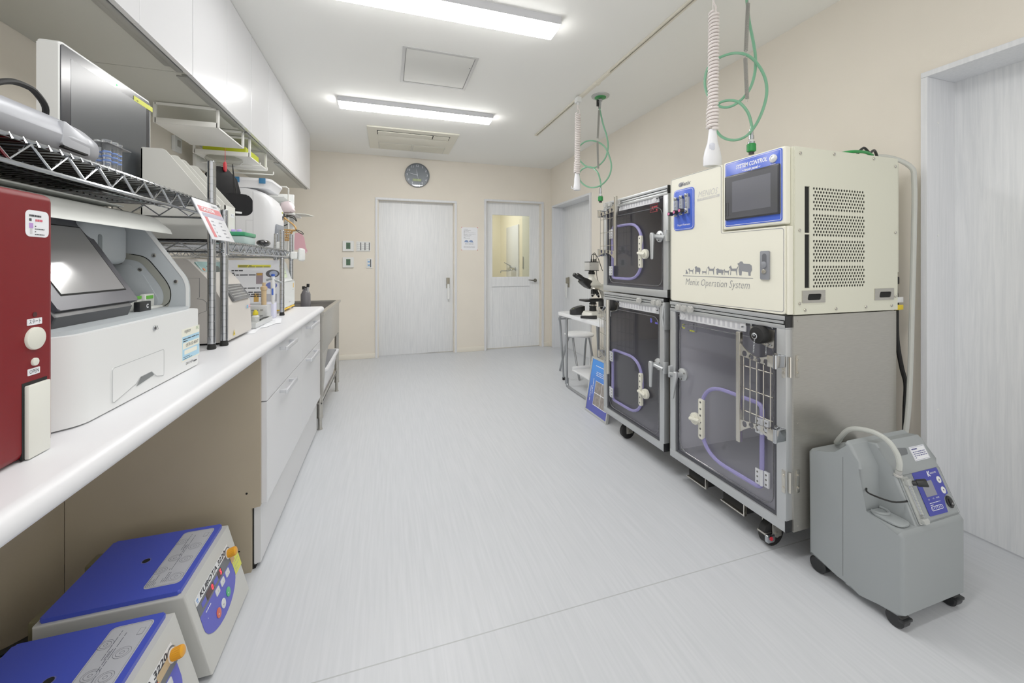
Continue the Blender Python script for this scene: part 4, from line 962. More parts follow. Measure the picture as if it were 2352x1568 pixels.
for i in range(11): m.box(1.718, 1.726, .03+i*.0085, .0312+i*.0085, .004, .0044, 0, 2, 3, fp)
fm = m.build('flowmeter', [mat('flow_block', '#b9bcb9', .2, .2), mat('flow_glass', '#e6eae8', .08, trans=.8), chrome, ink], t)
m = MB(); o = fp.p(1.724, .126, .012); a = (Vector((.55,0,0)) + nn*.7).normalized(); m.lathe(o, a, [(0,.008),(.012,.008),(.013,.0115),(.038,.013),(.04,.012)], 18, 0); m.lathe(o+a*.04, a, [(0,.0085),(.0008,.008)], 16, 1); m.build('flow_knob', [black_pl, white_pl], fm)
# upper slope with grip and notice
P2 = Vector((0,.915,.485)); P3 = Vector((0,.945,.545)); up2 = (P3-P2).normalized(); fq = Fr(P2, (1,0,0), up2, (0,-up2.z,up2.y), 1)
m = MB(); m.rr(1.82, 1.905, .004, .05, .002, .0004, .001, 0, fq); m.poly(rrpts(1.822,1.903,.006,.048,.002), .0012, .0012, [rrpts(1.8228,1.9022,.0068,.0472,.0015)], 1, fq); m.lines(fq, 1.828, 1.86, .039, .045, 1, 1, .0013, .7, 1); m.lines(fq, 1.828, 1.898, .012, .037, 4, 1, .0013, .4, 8); m.build('notice_sticker', [paper, mat('navy_ink', '#3a3c7c', .7)], t)
m = MB(); m.poly(roundpoly([(1.735,.03), (1.8,.03), (1.81,.05), (1.74,.058)], .006, 3), .0006, .0008, (), 0, fq); m.build('grip_recess', mat('recess_grey', '#63676a', .6), bd)
m = MB(); m.lathe((1.69,.9,.468), (-.05,-.3,1), [(0,.014),(.004,.014),(.006,.009),(.02,.009)], 14); oc = m.build('outlet_port', clear_knob, t)
m = MB(); m.tube([(1.69,.895,.49), (1.688,.893,.515), (1.686,.9,.545), (1.68,.92,.578), (1.672,.955,.595), (1.665,1.0,.592), (1.662,1.035,.575), (1.668,1.065,.535), (1.69,1.095,.497), (1.75,1.12,.492)], .0085, 10, sub=6)
tag(m.build('outlet_tube', MATS['milky_tube'], loc=(1.65,1.0,.47)), 'milky clear tube arching over the grey oxygen concentrator', 'tube')
for x, y, r in ((1.62,.862,.026), (1.9,.862,.026)):
    m = MB(); m.lathe((x-.02,y,r), (1,0,0), [(0,r-.005),(.004,r),(.036,r),(.04,r-.005)], 20); m.box(x-.018, x+.018, y-.012, y+.02, r, .058, .003); m.box(x-.022, x+.022, y-.03, y-.012, r+.004, r+.014, .003); m.build('caster', black_pl, t)
for x, y, r in ((1.62,1.105,.03), (1.9,1.105,.03)):
    m = MB(); m.lathe((x-.022,y,r), (1,0,0), [(0,r-.005),(.004,r),(.04,r),(.044,r-.005)], 20); m.box(x-.018, x+.018, y-.014, y+.014, r, .07, .003); m.build('caster', black_pl, t)
# ================================================================== LEFT SIDE: CABINETS, WORKTOP, SINK
beige_pan = mat('beige_panel', '#a89c86', .6, var=.02, vscale=6)
struct(MB().box(-1.09, -1.066, -.7, 1.77, 0, .86).build('wall_left_lower', beige_pan))
pull = mat('pull_aluminium', '#d3d5d9', .35, .5)
t = thing('base_cabinet', 'white base cabinet with four glossy drawer fronts under the worktop', 'cabinet', (-.76, 2.43, 0))
m = MB(); m.box(-1.05, -.477, 1.79, 3.085, .02, .859); m.box(-1.05, -.515, 1.79, 3.085, .0, .03)
m.build('carcass', mat('cabinet_white', '#d9dadc', .4), t)
fl0 = Fr((0,1.789,0), (1,0,0), (0,0,1), (0,-1,0))
m = MB(); m.poly([(-1.065,0), (-.505,0), (-.505,.248), (-.474,.252), (-.474,.859), (-1.065,.859)], 0, .018, (), 0, fl0)
m.disc(-.52, .31, .004, .018, .019, 1, fl0, 10); m.disc(-.545, .09, .003, .018, .019, 1, fl0, 10)
m.build('side_panel', [beige_pan, dark_gap], t)
fd_ = FL(-.475)
for y0, y1 in ((1.786,2.4555), (2.4585,3.088)):
    for z0, z1, hz in ((.658,.852,.828), (.254,.654,.638)):
        d = MB().box(y0, y1, z0, z1, 0, .021, .002, 2, 0, fd_).build('drawer', white_lac, t, wn=True)
        ya = y0 + (.175 if y0 < 2 else .1); yb = ya + (.215 if y0 < 2 else .29)
        m = MB(); m.box(ya, yb, hz-.009, hz+.009, .046, .056, .002, 2, 0, fd_)
        for yy in (ya+.02, yb-.02): m.box(yy-.006, yy+.006, hz-.007, hz+.007, .02, .05, .002, 2, 0, fd_)
        m.build('handle', pull, d)
ft = FL(-.5)
for y0, y1 in ((1.795,2.489), (2.491,3.088)): MB().box(y0, y1, .012, .247, -.012, .008, .002, 2, 0, ft).build('toe_panel', white_lac, t)
m = MB(); m.box(-.512, -.5, 1.788, 1.794, 0, .25); m.box(-.512, -.495, 1.79, 3.088, 0, .011); m.build('toe_gap', dark_gap, t)  # black strips standing in for the dark gap at the toe edges

m = MB(); pr = [(-1.228,.862), (-.47,.862), (-.452,.86)] + arcpts(-.449,.881,.021,-PI/2,PI/2,8) + [(-1.228,.902)]
m.poly(pr, -.7, 3.09, (), 0, Fr((0,0,0), (1,0,0), (0,0,1), (0,1,0)), .004)
tag(m.build('worktop', mat('worktop_white', '#e0e1e5', .32), loc=(-.83,1.6,.862), wn=True), 'long white worktop with a rounded front edge along the left wall', 'worktop')

t = thing('steel_sink', 'stainless steel sink on legs with a black basin at the end of the worktop', 'sink', (-.74, 3.62, 0))
y0, y1 = 3.125, 4.12
m = MB(); fs_ = FL(-.44)
m.box(y0, y1, .56, .845, -.004, 0, .001, 2, 0, fs_); m.poly([(y0,.56), (y0,.26), (y0+.02,.26), (y0+.1,.45), (y0+.26,.56)], -.004, 0, (), 0, fs_)
m.box(-1.08, -.444, y0, y0+.005, .26, .845); m.box(-1.08, -.444, y1-.005, y1, .56, .845); m.box(-1.085, -1.08, y0, y1, .56, .845)
m.build('apron', steel, t)
m = MB(); m.ring(-1.09, -.428, y0-.02, y1+.02, .035, .838, .858, 0, W); m.build('rim', steel, t)
m = MB(); m.box(-1.055, -.463, y0+.015, y1-.015, .78, .84); m.box(-.5, -.47, y0+.0, y0+.1, .84, .852, .003); m.build('basin', mat('black_basin', '#1d1c1f', .45), t)
for x, y in ((-.465,3.155), (-.455,4.06), (-1.05,3.155), (-1.05,4.06)):
    m = MB(); m.cyl((x,y,.09), (x,y,.56), .019, n=16); m.cyl((x,y,.085), (x,y,.1), .021); lg = m.build('leg', steel, t)
    m = MB(); m.cyl((x,y,.0), (x,y,.1), .0135, n=14); m.cyl((x,y,0), (x,y,.008), .017); m.build('leg_foot', steel, lg)
m = MB(); m.box(-1.07, -.45, y0+.01, y1-.02, .19, .2); m.box(-.456, -.45, y0+.01, y1-.02, .18, .215); m.build('lower_shelf', steel, t)

tubm = mat('milky_plastic', '#eff0f3', .4, trans=.06)
t = thing('storage_tub', 'translucent white plastic tub on the lower shelf of the sink', 'tub', (-.63, 3.62, .2))
def rrz(x0, x1, y0, y1, r, z): return [Vector((a, b, z)) for a, b in rrpts(x0, x1, y0, y1, r)]
m = MB(); m.loft([rrz(-.8,-.47,3.27,3.95,.03,.202), rrz(-.83,-.44,3.24,3.99,.04,.395), rrz(-.845,-.425,3.225,4.005,.04,.4), rrz(-.845,-.425,3.225,4.005,.04,.415), rrz(-.825,-.445,3.245,3.985,.035,.415), rrz(-.795,-.475,3.275,3.945,.03,.21)])
m.build('body', tubm, t)
t2 = MB(); t2.box(-.52, -.475, 3.45, 3.6, .24, .33, .01); 
t2.build('contents', mat('pink_packet', '#c98aa0', .5), t)
m = MB(); m.lathe((-.62,3.5,.841), (0,0,1), [(0,.034),(.01,.036),(.12,.036),(.15,.022),(.155,.013),(.17,.013)], 20)
t = thing('reagent_bottle', 'grey glass bottle with black-tipped syringes standing in the sink', 'bottle', (-.62, 3.5, .841))
m.build('bottle_body', mat('smoke_glass', '#8f8d92', .15, trans=.5), t)
for dx, dy, h in ((-.01,.005,.2), (.012,-.008,.22), (.0,.016,.195)):
    m = MB(); m.cyl((-.62+dx,3.5+dy,.86), (-.62+dx*1.6,3.5+dy*2,.82+h), .008, n=10, mi=0); m.cyl((-.62+dx*1.6,3.5+dy*2,.8+h), (-.62+dx*1.7,3.5+dy*2.1,.825+h), .011, n=10, mi=1); m.build('syringe', [mat('syringe_clear', '#d5d5d8', .3, trans=.4), black_rub], t)

# ---- wall cabinets
gasketm = mat('channel_grey', '#9a9b98', .4, .5)
units = [(-.24,.51,2), (.512,1.258,2), (1.26,2.014,2), (2.016,2.769,2), (2.771,3.529,2), (3.531,4.696,2)]
for i, (y0, y1, nd) in enumerate(units):
    where = ('overhead beside the camera', 'above the red analyzer', 'above the monitor', 'above the hanging bags', 'fourth from the monitor end', 'at the far end of the row')[i]
    t = thing('wall_cabinet', 'white glossy wall cabinet with two doors, ' + where, 'cabinet', (-1.01, (y0+y1)/2, 2.0), 'wall cabinets above the worktop')
    m = MB(); m.box(-1.229, -.815, y0+.001, y1-.001, 2.012, 2.598); m.build('carcass', mat('cabinet_under', '#bfbfb6', .5), t)
    n = 2; w_ = (y1-y0)/n
    for k in range(n): MB().box(y0+w_*k+.001, y0+w_*(k+1)-.001, 2.003, 2.597, 0, .02, .0015, 2, 0, FL(-.81)).build('door', white_lac, t, wn=True)
    m = MB(); m.box(-.835, -.813, y0+.01, y1-.03, 1.998, 2.012, .001); m.box(-.862, -.838, y0+.03, y1-.06, 2.006, 2.012, .001); m.build('handle_channel', gasketm, t)

# ---- white racks hung under the wall cabinets
def hung_rack(name, label, y0, y1, z, x0, x1, panel, cat='rack', extra=None):
    t = thing(name, label, cat, ((x0+x1)/2, (y0+y1)/2, 2.0), 'white racks under the wall cabinets')
    for y in (y0, y1):
        m = MB()
        for x in (x0, x1): m.box(x-.006, x+.006, y-.006, y+.006, z, 2.006, .001)
        m.box(x0, x1, y-.006, y+.006, 1.996, 2.008, .001)
        m.build('hanger', white_mtl, t)
    m = MB()
    if panel: m.box(x0, x1, y0, y1, z-.002, z+.003, .001)
    m.box(x0, x1, y0-.006, y0, z, z+.026, .001); m.box(x0, x1, y1, y1+.006, z-.002, z+.008, .001); m.box(x1-.003, x1+.003, y0, y1, z-.002, z+.006, .001)
    m.build('tray', white_mtl, t)
    return t
hung_rack('hanging_rack', 'white metal shelf rack hung under the cabinets just beyond the monitor', 2.405, 2.776, 1.905, -1.1, -.835, True)
hr = hung_rack('hanging_rack', 'white metal shelf rack with rail bars holding the yellow-green box', 2.9, 3.25, 1.885, -1.13, -.835, True)
m = MB()
for k, (yy, zz, xe) in enumerate(((3.03,1.86,-.815), (3.13,1.852,-.8), (3.25,1.85,-.79))):
    m.tube([(-1.16,yy,zz), (xe,yy,zz), (xe+.004,yy,zz+.004), (xe+.004,yy,zz+.022)], .0045, 6)
m.box(-1.17, -1.15, 2.98, 3.28, 1.82, 1.9, .002); m.build('towel_bars', white_mtl, hr)
m = MB(); m.box(-1.1, -.865, 2.93, 3.2, 1.9, 1.955, .004); m.box(-.868, -.862, 2.95, 3.02, 1.905, 1.95, .001)
tag(m.build('card_box', mat('lime_card', '#c6d01e', .5), loc=(-.98,3.07,1.89)), 'yellow-green flat box lying on the second hanging rack', 'box')
m = MB(); R_ = random.Random(3)
m.loft([[Vector((-.99 + a*k + R_.uniform(-.006,.006), 2.945 + b*k + R_.uniform(-.006,.006), z)) for a, b in rrpts(-.1,.1,-.07,.07,.05,4)] for z, k in ((1.878,.9), (1.865,.94), (1.845,.85), (1.83,.5), (1.826,.1))])
tag(m.build('plastic_bag', glassmat('bag_film', '#e9e9e4', .25, .3), loc=(-.99,2.945,1.83)), 'crumpled clear plastic bag under the second hanging rack', 'bag')
t = thing('wall_outlet', 'white power outlet cover on the left wall under the hanging rack', 'outlet', (-1.228, 2.9, 1.88))
m = MB(); m.box(2.86, 2.945, 1.885, 1.975, 0, .02, .004, 2, 0, FL(-1.23)); m.build('cover', white_pl, t, wn=True)
m = MB(); m.box(2.885, 2.915, 1.915, 1.955, .02, .026, .002, 2, 0, FL(-1.23)); m.build('socket', mat('outlet_grey', '#a5a39c', .5), t)
# ================================================================== WIRE SHELVING
def wire_deck(t, x0, x1, y0, y1, zt, zb, pitch):
    m = MB(); R1, R2 = .004, .0028
    cs = [(x1,y0), (x1,y1), (x0,y1), (x0,y0)]
    for z in (zt, zb): m.tube([(*c, z) for c in cs], R1, 7, closed=True)
    for (xa,ya), (xb,yb) in ((cs[0],cs[1]), (cs[1],cs[2]), (cs[2],cs[3]), (cs[3],cs[0])):
        L = math.hypot(xb-xa, yb-ya); n = max(2, int(L/.08)) ; pts = []
        for i in range(2*n+1):
            f = i/(2*n); pts.append((xa+(xb-xa)*f, ya+(yb-ya)*f, zt-.004 if i % 2 else zb+.004))
        m.tube(pts, R2, 6)
    m.build('shelf_lattice', chrome, t)
    m = MB(); n = int((y1-y0)/pitch)
    for i in range(n+1):
        y = y0 + (y1-y0)*i/n; m.tube([(x0,y,zt+.003), (x1+.002,y,zt+.003), (x1+.005,y,zt-.006)], .0021, 5)
    for f in (.35, .66): m.tube([(x0+(x1-x0)*f,y0,zt-.012), (x0+(x1-x0)*f,y1,zt-.012)], .003, 6)
    m.build('deck_grating', chrome, t)
def post(t, x, y, z0, z1, foot=True):
    prof = [(0,.0127)]; L = z1-z0-.02; n = int(L/.0254)
    for i in range(1, n+1): h = i*.0254; prof += [(h-.0007,.0127), (h-.0002,.0118), (h+.0006,.0118), (h+.0011,.0127)]
    prof += [(L-.002,.0127), (L,.011)]
    p = MB().lathe((x,y,z0+.02), (0,0,1), prof, 18).build('post', chrome, t)
    MB().lathe((x,y,z0), (0,0,1), [(0,.0125),(.004,.014),(.012,.0125),(.021,.0105)], 16).build('post_foot', black_rub, p)
    return p
def collar(t, x, y, z):
    MB().lathe((x,y,z), (0,0,1), [(0,.0175),(.004,.0175),(.005,.016),(.05,.0145)], 18).build('collar', chrome, t)
ZC = .902
t = thing('wire_shelf', 'tall chrome wire shelf above the red analyzer, with monitor and file boxes on it', 'shelf', (-.79, 1.04, ZC), 'chrome wire shelves on the worktop')
wire_deck(t, -1.0, -.573, .43, 1.652, 1.406, 1.364, .025)
for x, y in ((-.588,1.64), (-.985,1.64), (-.588,.445), (-.985,.445)): post(t, x, y, ZC, 1.563)
MB().box(-.995, -.58, .44, 1.645, 1.4113, 1.4121).build('shade_sheet', mat('shade_brown', '#3b332b', .5), t)  # dark sheet added to stand in for the shade under the wire deck
t = thing('wire_shelf', 'low chrome wire shelf over the beige analyzer, with the white analyzer on it', 'shelf', (-.76, 2.15, ZC), 'chrome wire shelves on the worktop')
wire_deck(t, -1.19, -.567, 1.682, 2.615, 1.282, 1.245, .025)
for x, y in ((-.57,1.697), (-.585,2.6), (-1.175,1.697), (-1.175,2.6)): post(t, x, y, ZC, 1.4); collar(t, x, y, 1.232)
t = thing('wire_shelf', 'short chrome wire shelf at the far end of the worktop', 'shelf', (-.68, 2.86, ZC), 'chrome wire shelves on the worktop')
wire_deck(t, -1.19, -.62, 2.635, 3.075, 1.282, 1.245, .03)
MB().box(-1.2, -.75, 3.08, 3.45, 1.272, 1.287, .002).build('extension_plate', white_pl, t)
for x, y in ((-.632,3.06), (-.725,3.06)): post(t, x, y, ZC, 1.41); collar(t, x, y, 1.232)
ZS = 1.4125; ZL = 1.288

# ---- on the tall shelf
t = thing('desktop_monitor', 'white all-in-one monitor with dark screen on the tall wire shelf', 'monitor', (-.9, 1.6, ZS))
f = FL(-.85)
m = MB(); m.rr(1.39, 1.826, 1.455, 1.81, .012, -.045, 0, 0, f, .004); m.poly([(-.9,ZS), (-.83,ZS), (-.88,1.47), (-.92,1.47)], 1.5, 1.72, (), 0, Fr((0,0,0), (1,0,0), (0,0,1), (0,1,0)))
m.build('case', white_pl, t, wn=True)
m = MB(); m.rr(1.397, 1.819, 1.462, 1.804, .008, 0, .002, 0, f); m.box(1.432, 1.795, 1.495, 1.778, .002, .0024, 0, 2, 1, f); m.disc(1.63, 1.79, .003, .002, .0026, 2, f, 10)
m.build('screen', [mat('monitor_bezel', '#24262d', .18), mat('monitor_glass', '#3f4347', .24), mat('green_led', '#3fd070', .4, emit=1.)], t)
m = MB(); m.box(1.72, 1.835, 1.776, 1.793, .0026, .003, 0, 2, 0, f); m.lines(f, 1.735, 1.81, 1.78, 1.788, 1, 1, .0034, .4, 4)
tag(m.build('sticky_note', [yellow_paper, ink], loc=(-.847,1.78,1.776)), 'narrow yellow note stuck on the monitor top corner', 'note')

t = thing('label_printer', 'silver-grey rounded desktop device lying at the left end of the tall shelf', 'printer', (-.74, 1.03, ZS))
silver_pl = mat('silver_plastic', '#a9acb4', .35, .2)
def ringx(y, x0, x1, z0, z1, r): return [Vector((a, y, b)) for a, b in rrpts(x0, x1, z0, z1, r, 6)]
m = MB(); m.loft([ringx(.78,-.9,-.66,1.43,1.515,.04), ringx(1.0,-.89,-.655,1.428,1.518,.045), ringx(1.1,-.885,-.65,1.428,1.518,.045), ringx(1.16,-.88,-.65,1.43,1.512,.04), ringx(1.2,-.87,-.658,1.437,1.502,.03), ringx(1.215,-.86,-.672,1.448,1.488,.018)])
bd_ = m.build('case', silver_pl, t)
fp_ = FL(-.652)
m = MB(); m.poly(roundpoly([(1.075,1.452), (1.158,1.448), (1.155,1.482), (1.08,1.505)], .006, 3), -.012, .0015, (), 0, fp_, .001); m.box(1.08, 1.15, 1.447, 1.451, -.01, .0018, 0, 2, 1, fp_); m.build('paper_door', [mat('silver_light', '#b9bcc4', .35, .2), dark_gap], bd_)
m = MB()
for y in (1.07, 1.165): m.disc(y, 1.432, .006, -.012, .0012, 0, FL(-.656), 12)
m.build('screw_recess', mat('recess_dark', '#55534f', .6), bd_)
MB().box(-.86, -.67, 1.08, 1.18, ZS, 1.432, .004).build('foot_bar', mat('pale_foot', '#c9cbd0', .4), t)
m = MB(); m.tube([(-.71,.96,1.526), (-.72,1.0,1.532), (-.72,1.03,1.553), (-.72,1.06,1.568), (-.72,1.09,1.573), (-.72,1.115,1.57), (-.725,1.15,1.55), (-.74,1.17,1.522)], .006, 8, sub=5)
tag(m.build('power_lead', black_rub, loc=(-.72,.98,1.5)), 'black lead arching over the silver device on the tall shelf', 'cable')
m = MB(); m.loft([rrz(-.66,-.58,.76,.826,.012,ZS), rrz(-.66,-.58,.76,.828,.014,1.44), rrz(-.655,-.585,.76,.818,.012,1.45), rrz(-.65,-.59,.76,.812,.012,1.5), rrz(-.645,-.6,.765,.806,.012,1.51)])
tag(m.build('handset_cradle', mat('cream_plastic', '#e4dfd2', .4), loc=(-.62,.79,ZS)), 'cream plastic piece at the very left end of the tall shelf', 'device')
tubeglass = mat('tube_glass', '#e8ecf0', .05, trans=.9, ior=1.3)
t = thing('test_tube_rack', 'small clear rack plate around the test tubes on the tall shelf', 'test tube rack', (-.69, 1.29, ZS))
m = MB(); m.box(-.712, -.668, 1.25, 1.345, 1.506, 1.5075); m.build('rack_top', mat('dark_film', '#77787c', .3), t)
m = MB(); m.box(-.715, -.665, 1.25, 1.37, ZS, 1.418, .001); m.build('rack_base', mat('card_cream', '#ddd7c6', .5), t)
for i, (x, y) in enumerate(((-.68,1.268), (-.678,1.289), (-.68,1.31), (-.7,1.276), (-.7,1.3))):
    m = MB(); m.lathe((x,y,1.418), (0,0,1), [(0,.002),(.003,.007),(.008,.0085),(.092,.0085),(.095,.0095),(.098,.0095)], 14, 0); [m.lathe((x,y,1.418), (0,0,1), [(h,.0086),(h+.003,.0086)], 14, 1, False) for h in (.045,.056,.067)]
    tag(m.build('test_tube', [tubeglass, mat('blue_scale', '#6d92dd', .5)], loc=(x,y,1.418)), 'clear test tube with blue graduations standing in the rack by the monitor', 'test tube', 'test tubes in the rack')

# file boxes
filem = mat('file_white', '#dfdfd9', .5)
def file_box(y0, y1, x0, xm, x1, z0, h, low, label, lab=None):
    t = thing('file_box', label, 'file box', ((x0+x1)/2, (y0+y1)/2, z0), 'white file boxes on the low shelf')
    fa_ = Fr((0,0,0), (1,0,0), (0,0,1), (0,1,0)); w_ = .004
    pr_ = roundpoly([(x0,z0), (x1,z0), (x1,z0+low), (xm,z0+h), (x0,z0+h)], [.002,.002,.004,.02,.006], 4)
    m = MB(); m.poly(pr_, y0, y0+w_, (), 0, fa_); m.poly(pr_, y1-w_, y1, (), 0, fa_)
    m.box(x0, x1, y0, y1, z0, z0+w_); m.box(x0, x0+w_, y0, y1, z0, z0+h-.004); m.box(x1-w_, x1, y0, y1, z0, z0+low)
    m.build('case', filem, t)
    if lab:
        m = MB(); m.box(*lab[:4], 0, .0008, 0, 2, 0, FL(x1)); m.text(FL(x1), lab[4], (lab[0]+lab[1])/2, (lab[2]+lab[3])/2, (lab[3]-lab[2])*.6, 1, .0012, width=(lab[1]-lab[0])*.7); m.build('label_card', [paper, ink], t)
file_box(1.715, 1.81, -.825, -.757, -.618, ZL, .325, .14, 'white slanted file box nearest the monitor, behind the tall chrome post')
file_box(1.89, 2.0, -1.0, -.77, -.63, ZL, .33, .155, 'white slanted file box with small printed tag beside the green-lidded box', (1.945,1.985,1.4,1.416,'ID 11'))

# sign on the shelf edge
t = thing('hanging_sign', 'white and red printed card in a clear sleeve hanging from the tall shelf corner', 'sign', (-.52, 1.49, 1.28))
up = Vector((-.05,0,.117)).normalized(); fq = Fr((-.5,0,1.28), (0,1,0), up, (up.z,0,-up.x), 1)
m = MB(); m.box(1.4, 1.578, -.004, .13, -.003, 0, .001, 2, 0, fq); m.build('sleeve', mat('sleeve_white', '#eceef4', .25), t)
m = MB(); m.box(1.408, 1.572, .088, .108, .0004, .0004, 0, 2, 0, fq); m.box(1.414, 1.572, .073, .086, .0004, .0004, 0, 2, 1, fq); m.box(1.42, 1.442, .004, .072, .0004, .0004, 0, 2, 0, fq)
m.text(fq, 'CAUTION', 1.475, .098, .016, 2, .0008, bold=.0006, width=.09); m.text(fq, 'FUJIFILM', 1.54, .117, .009, 3, .0008, width=.04)
for i in range(5):
    for j in range(2): m.lines(fq, 1.455+.06*j, 1.475+.07*j, .008+.0125*i, .013+.0125*i, 1, 4, .0008, .7, i*2+j)
m.build('print', [mat('sign_red', '#cf6a70', .5), mat('sign_grey', '#a9a6bb', .5), white_ink, ink, ink_grey], t)

# ---- white analyzer on the low shelf
hemw = mat('analyzer_white', '#e2e3e6', .35)
t = thing('blood_analyzer', 'large white rounded analyzer with grey front bay behind the black zip case', 'analyzer', (-.97, 3.26, ZL))
m = MB(); m.loft([rrz(-1.2,x1,3.1+e,3.43-e,r,z) for z, x1, r, e in ((ZL,-.77,.05,.006), (1.3,-.762,.06,0), (1.5,-.745,.07,0), (1.6,-.75,.07,0), (1.66,-.775,.07,0), (1.7,-.82,.07,.004), (1.72,-.87,.06,.014), (1.726,-.91,.05,.03))])
b_ = m.build('housing', hemw, t)
f2 = FB(3.1)
m = MB(); m.box(-.873, -.871, 1.31, 1.7, 0, .001, 0, 2, 0, f2); m.box(-.915, -.913, 1.31, 1.5, 0, .001, 0, 2, 0, f2); m.box(-.915, -.871, 1.5, 1.502, 0, .001, 0, 2, 0, f2); m.build('panel_seam', mat('seam_light', '#b5b6ba', .5), b_)
m = MB(); fh = FL(-.756); m.rr(3.15, 3.36, ZL+.006, 1.485, .014, -.02, .014, 0, fh, .004); m.box(3.165, 3.345, ZL+.012, 1.45, .014, .0145, 0, 2, 1, fh); m.build('sample_bay', [mat('bay_grey', '#7f848d', .4), mat('bay_dark', '#6d737c', .35)], t)
m = MB(); m.box(3.33, 3.345, 1.53, 1.56, .004, .0125, .001, 2, 0, fh); m.disc(3.33, 1.585, .005, .004, .0125, 1, fh, 10); m.build('controls', [ink, mat('lime_ink', '#b9bd28', .6)], t)
t = thing('storage_bin', 'clear white bin with blue latches on top of the large white analyzer', 'bin', (-.95, 3.28, 1.728))
m = MB(); m.loft([rrz(-1.14,-.79,3.13,3.44,.04,1.7285), rrz(-1.15,-.775,3.12,3.46,.04,1.772), rrz(-1.155,-.77,3.115,3.465,.04,1.778), rrz(-1.155,-.77,3.115,3.465,.04,1.794), rrz(-1.14,-.785,3.13,3.45,.04,1.798)]); m.build('body', tubm, t)
for x in (-.975, -.82): MB().box(x-.02, x+.02, 3.106, 3.114, 1.757, 1.795, .003).build('latch', mat('latch_blue', '#2f6f9e', .4), t)
# green tip box, purple caps, black mouse
t = thing('pipette_tip_box', 'clear box with green lid on the low shelf', 'box', (-.585, 1.98, ZL))
m = MB(); m.box(-.635, -.575, 1.93, 2.075, ZL, 1.32, .004); m.build('box_base', mat('mint_clear', '#c4dcda', .3, trans=.3), t)
m = MB(); m.box(-.638, -.572, 1.927, 2.078, 1.321, 1.338, .004); m.build('lid', mat('lid_green', '#2f9163', .35), t)
for x in (-.625, -.603):
    m = MB(); m.lathe((x,1.96,1.3382), (0,0,1), [(0,.007),(.001,.0085),(.009,.0085),(.011,.006)], 14)
    tag(m.build('tube_cap', mat('cap_violet', '#c3a6f0', .4), loc=(x,1.96,1.338)), 'violet cap lying on the green lid', 'cap', 'violet caps on the green-lidded box')
m = MB(); m.ball((-.58,2.22,ZL+.017), (.028,.055,.017), 0, 18)
tag(m.build('computer_mouse', mat('gloss_black', '#1c1d1f', .15), loc=(-.58,2.22,ZL)), 'glossy black mouse on the low shelf beside the green-lidded box', 'mouse')
# bags hanging from the towel bars
t = thing('zip_pouch', 'flat black pouch with red clip hanging from the rail bars', 'pouch', (-.83, 2.6, 1.78))
ang = -.25
m = MB(); m.loft([[Vector((-.875 + b + a*k*.45, 2.6 + (z-1.6)*-.2 + a*k, z)) for a, b in rrpts(-.1,.09,-.02*th,.02*th,.01)] for z, k, th in ((1.74,.2,.5), (1.728,.34,.7), (1.69,.8,1), (1.62,.95,1.2), (1.56,.85,1.1), (1.525,.7,.9), (1.518,.5,.5))]); m.build('pouch', mat('black_fabric', '#121214', .75, spec=.25, bump=.3, bscale=500), t)
m = MB(); m.rr(2.555, 2.585, 1.715, 1.77, .014, 0, .008, 0, FL(-.862), .002); m.cyl((-.858,2.57,1.76), (-.858,2.57,1.845), .0015, n=6); m.build('clip', mat('clip_red', '#b91f2d', .35), t)
t = thing('zip_pouch', 'square black zip case on a cord hanging in front of the white analyzer', 'pouch', (-.8, 2.65, 1.6))
f = Fr((-.757,2.46,0), (.88,.47,0), (0,0,1), (.47,-.88,0), 1)
g = lambda a, b: (a*.73, 1.52+(b-1.536)*.86)
m = MB(); m.poly(roundpoly([g(*p) for p in [(-.085,1.467), (.065,1.475), (.085,1.5), (.085,1.575), (.055,1.605), (-.07,1.605), (-.09,1.58)]], .022, 5), -.04, 0, (), 0, f, .009, 3); m.build('case', MATS['black_fabric'], t, wn=True)
m = MB(); m.box(-.045, .012, 1.473, 1.483, .0005, .0012, 0, 2, 0, f); m.lines(f, -.03, -.002, 1.4755, 1.481, 1, 1, .0016, .8, 2); m.build('name_tag', [white_pl, ink], t)
m = MB(); m.tube([f.p(-.016,1.575,-.02), f.p(-.022,1.67,-.02), f.p(-.026,1.735,-.02), f.p(-.019,1.67,-.022), f.p(-.008,1.575,-.022)], .003, 6); m.build('hanging_cord', black_rub, t)
# ================================================================== ON THE WORKTOP
red = mat('analyzer_red', '#700912', .45, spec=.3)
t = thing('blood_gas_analyzer', 'red boxy analyzer with white buttons at the near end of the worktop', 'analyzer', (-.74, .65, ZC))
m = MB(); m.box(-.96, -.524, .48, .851, ZC+.002, 1.313, .012, 3); m.build('housing', red, t, wn=True)
f = FL(-.524)
m = MB(); m.rr(.794, .837, 1.243, 1.284, .008, .0, .0006, 0, f); m.lines(f, .8, .822, 1.274, 1.279, 1, 1, .001, .6, 1); m.lines(f, .8, .81, 1.267, 1.272, 1, 1, .001, .8, 2); m.lines(f, .811, .834, 1.267, 1.272, 1, 2, .001, .7, 3); m.box(.8, .807, 1.256, 1.264, .0006, .001, 0, 2, 3, f); m.box(.8015, .8055, 1.247, 1.256, .0006, .0009, 0, 2, 4, f); m.lines(f, .81, .828, 1.246, 1.263, 4, 1, .001, .35, 4)
m.build('sticker', [paper, ink, ink_red, mat('violet_cap_ink', '#b48bd0', .6), mat('pale_ink', '#c9c9cc', .7)], t)
m = MB(); m.rr(.797, .824, 1.106, 1.116, .001, 0, .0006, 0, f); m.text(f, 'スタート', .8105, 1.111, .0085, 1, .001, width=.021); m.build('button_label', [paper, ink], t); m = MB(); m.rr(.798, .82, 1.029, 1.039, .001, 0, .0006, 0, f); m.text(f, 'OPEN', .809, 1.034, .0085, 1, .001, width=.017); m.build('button_label', [paper, ink], t)
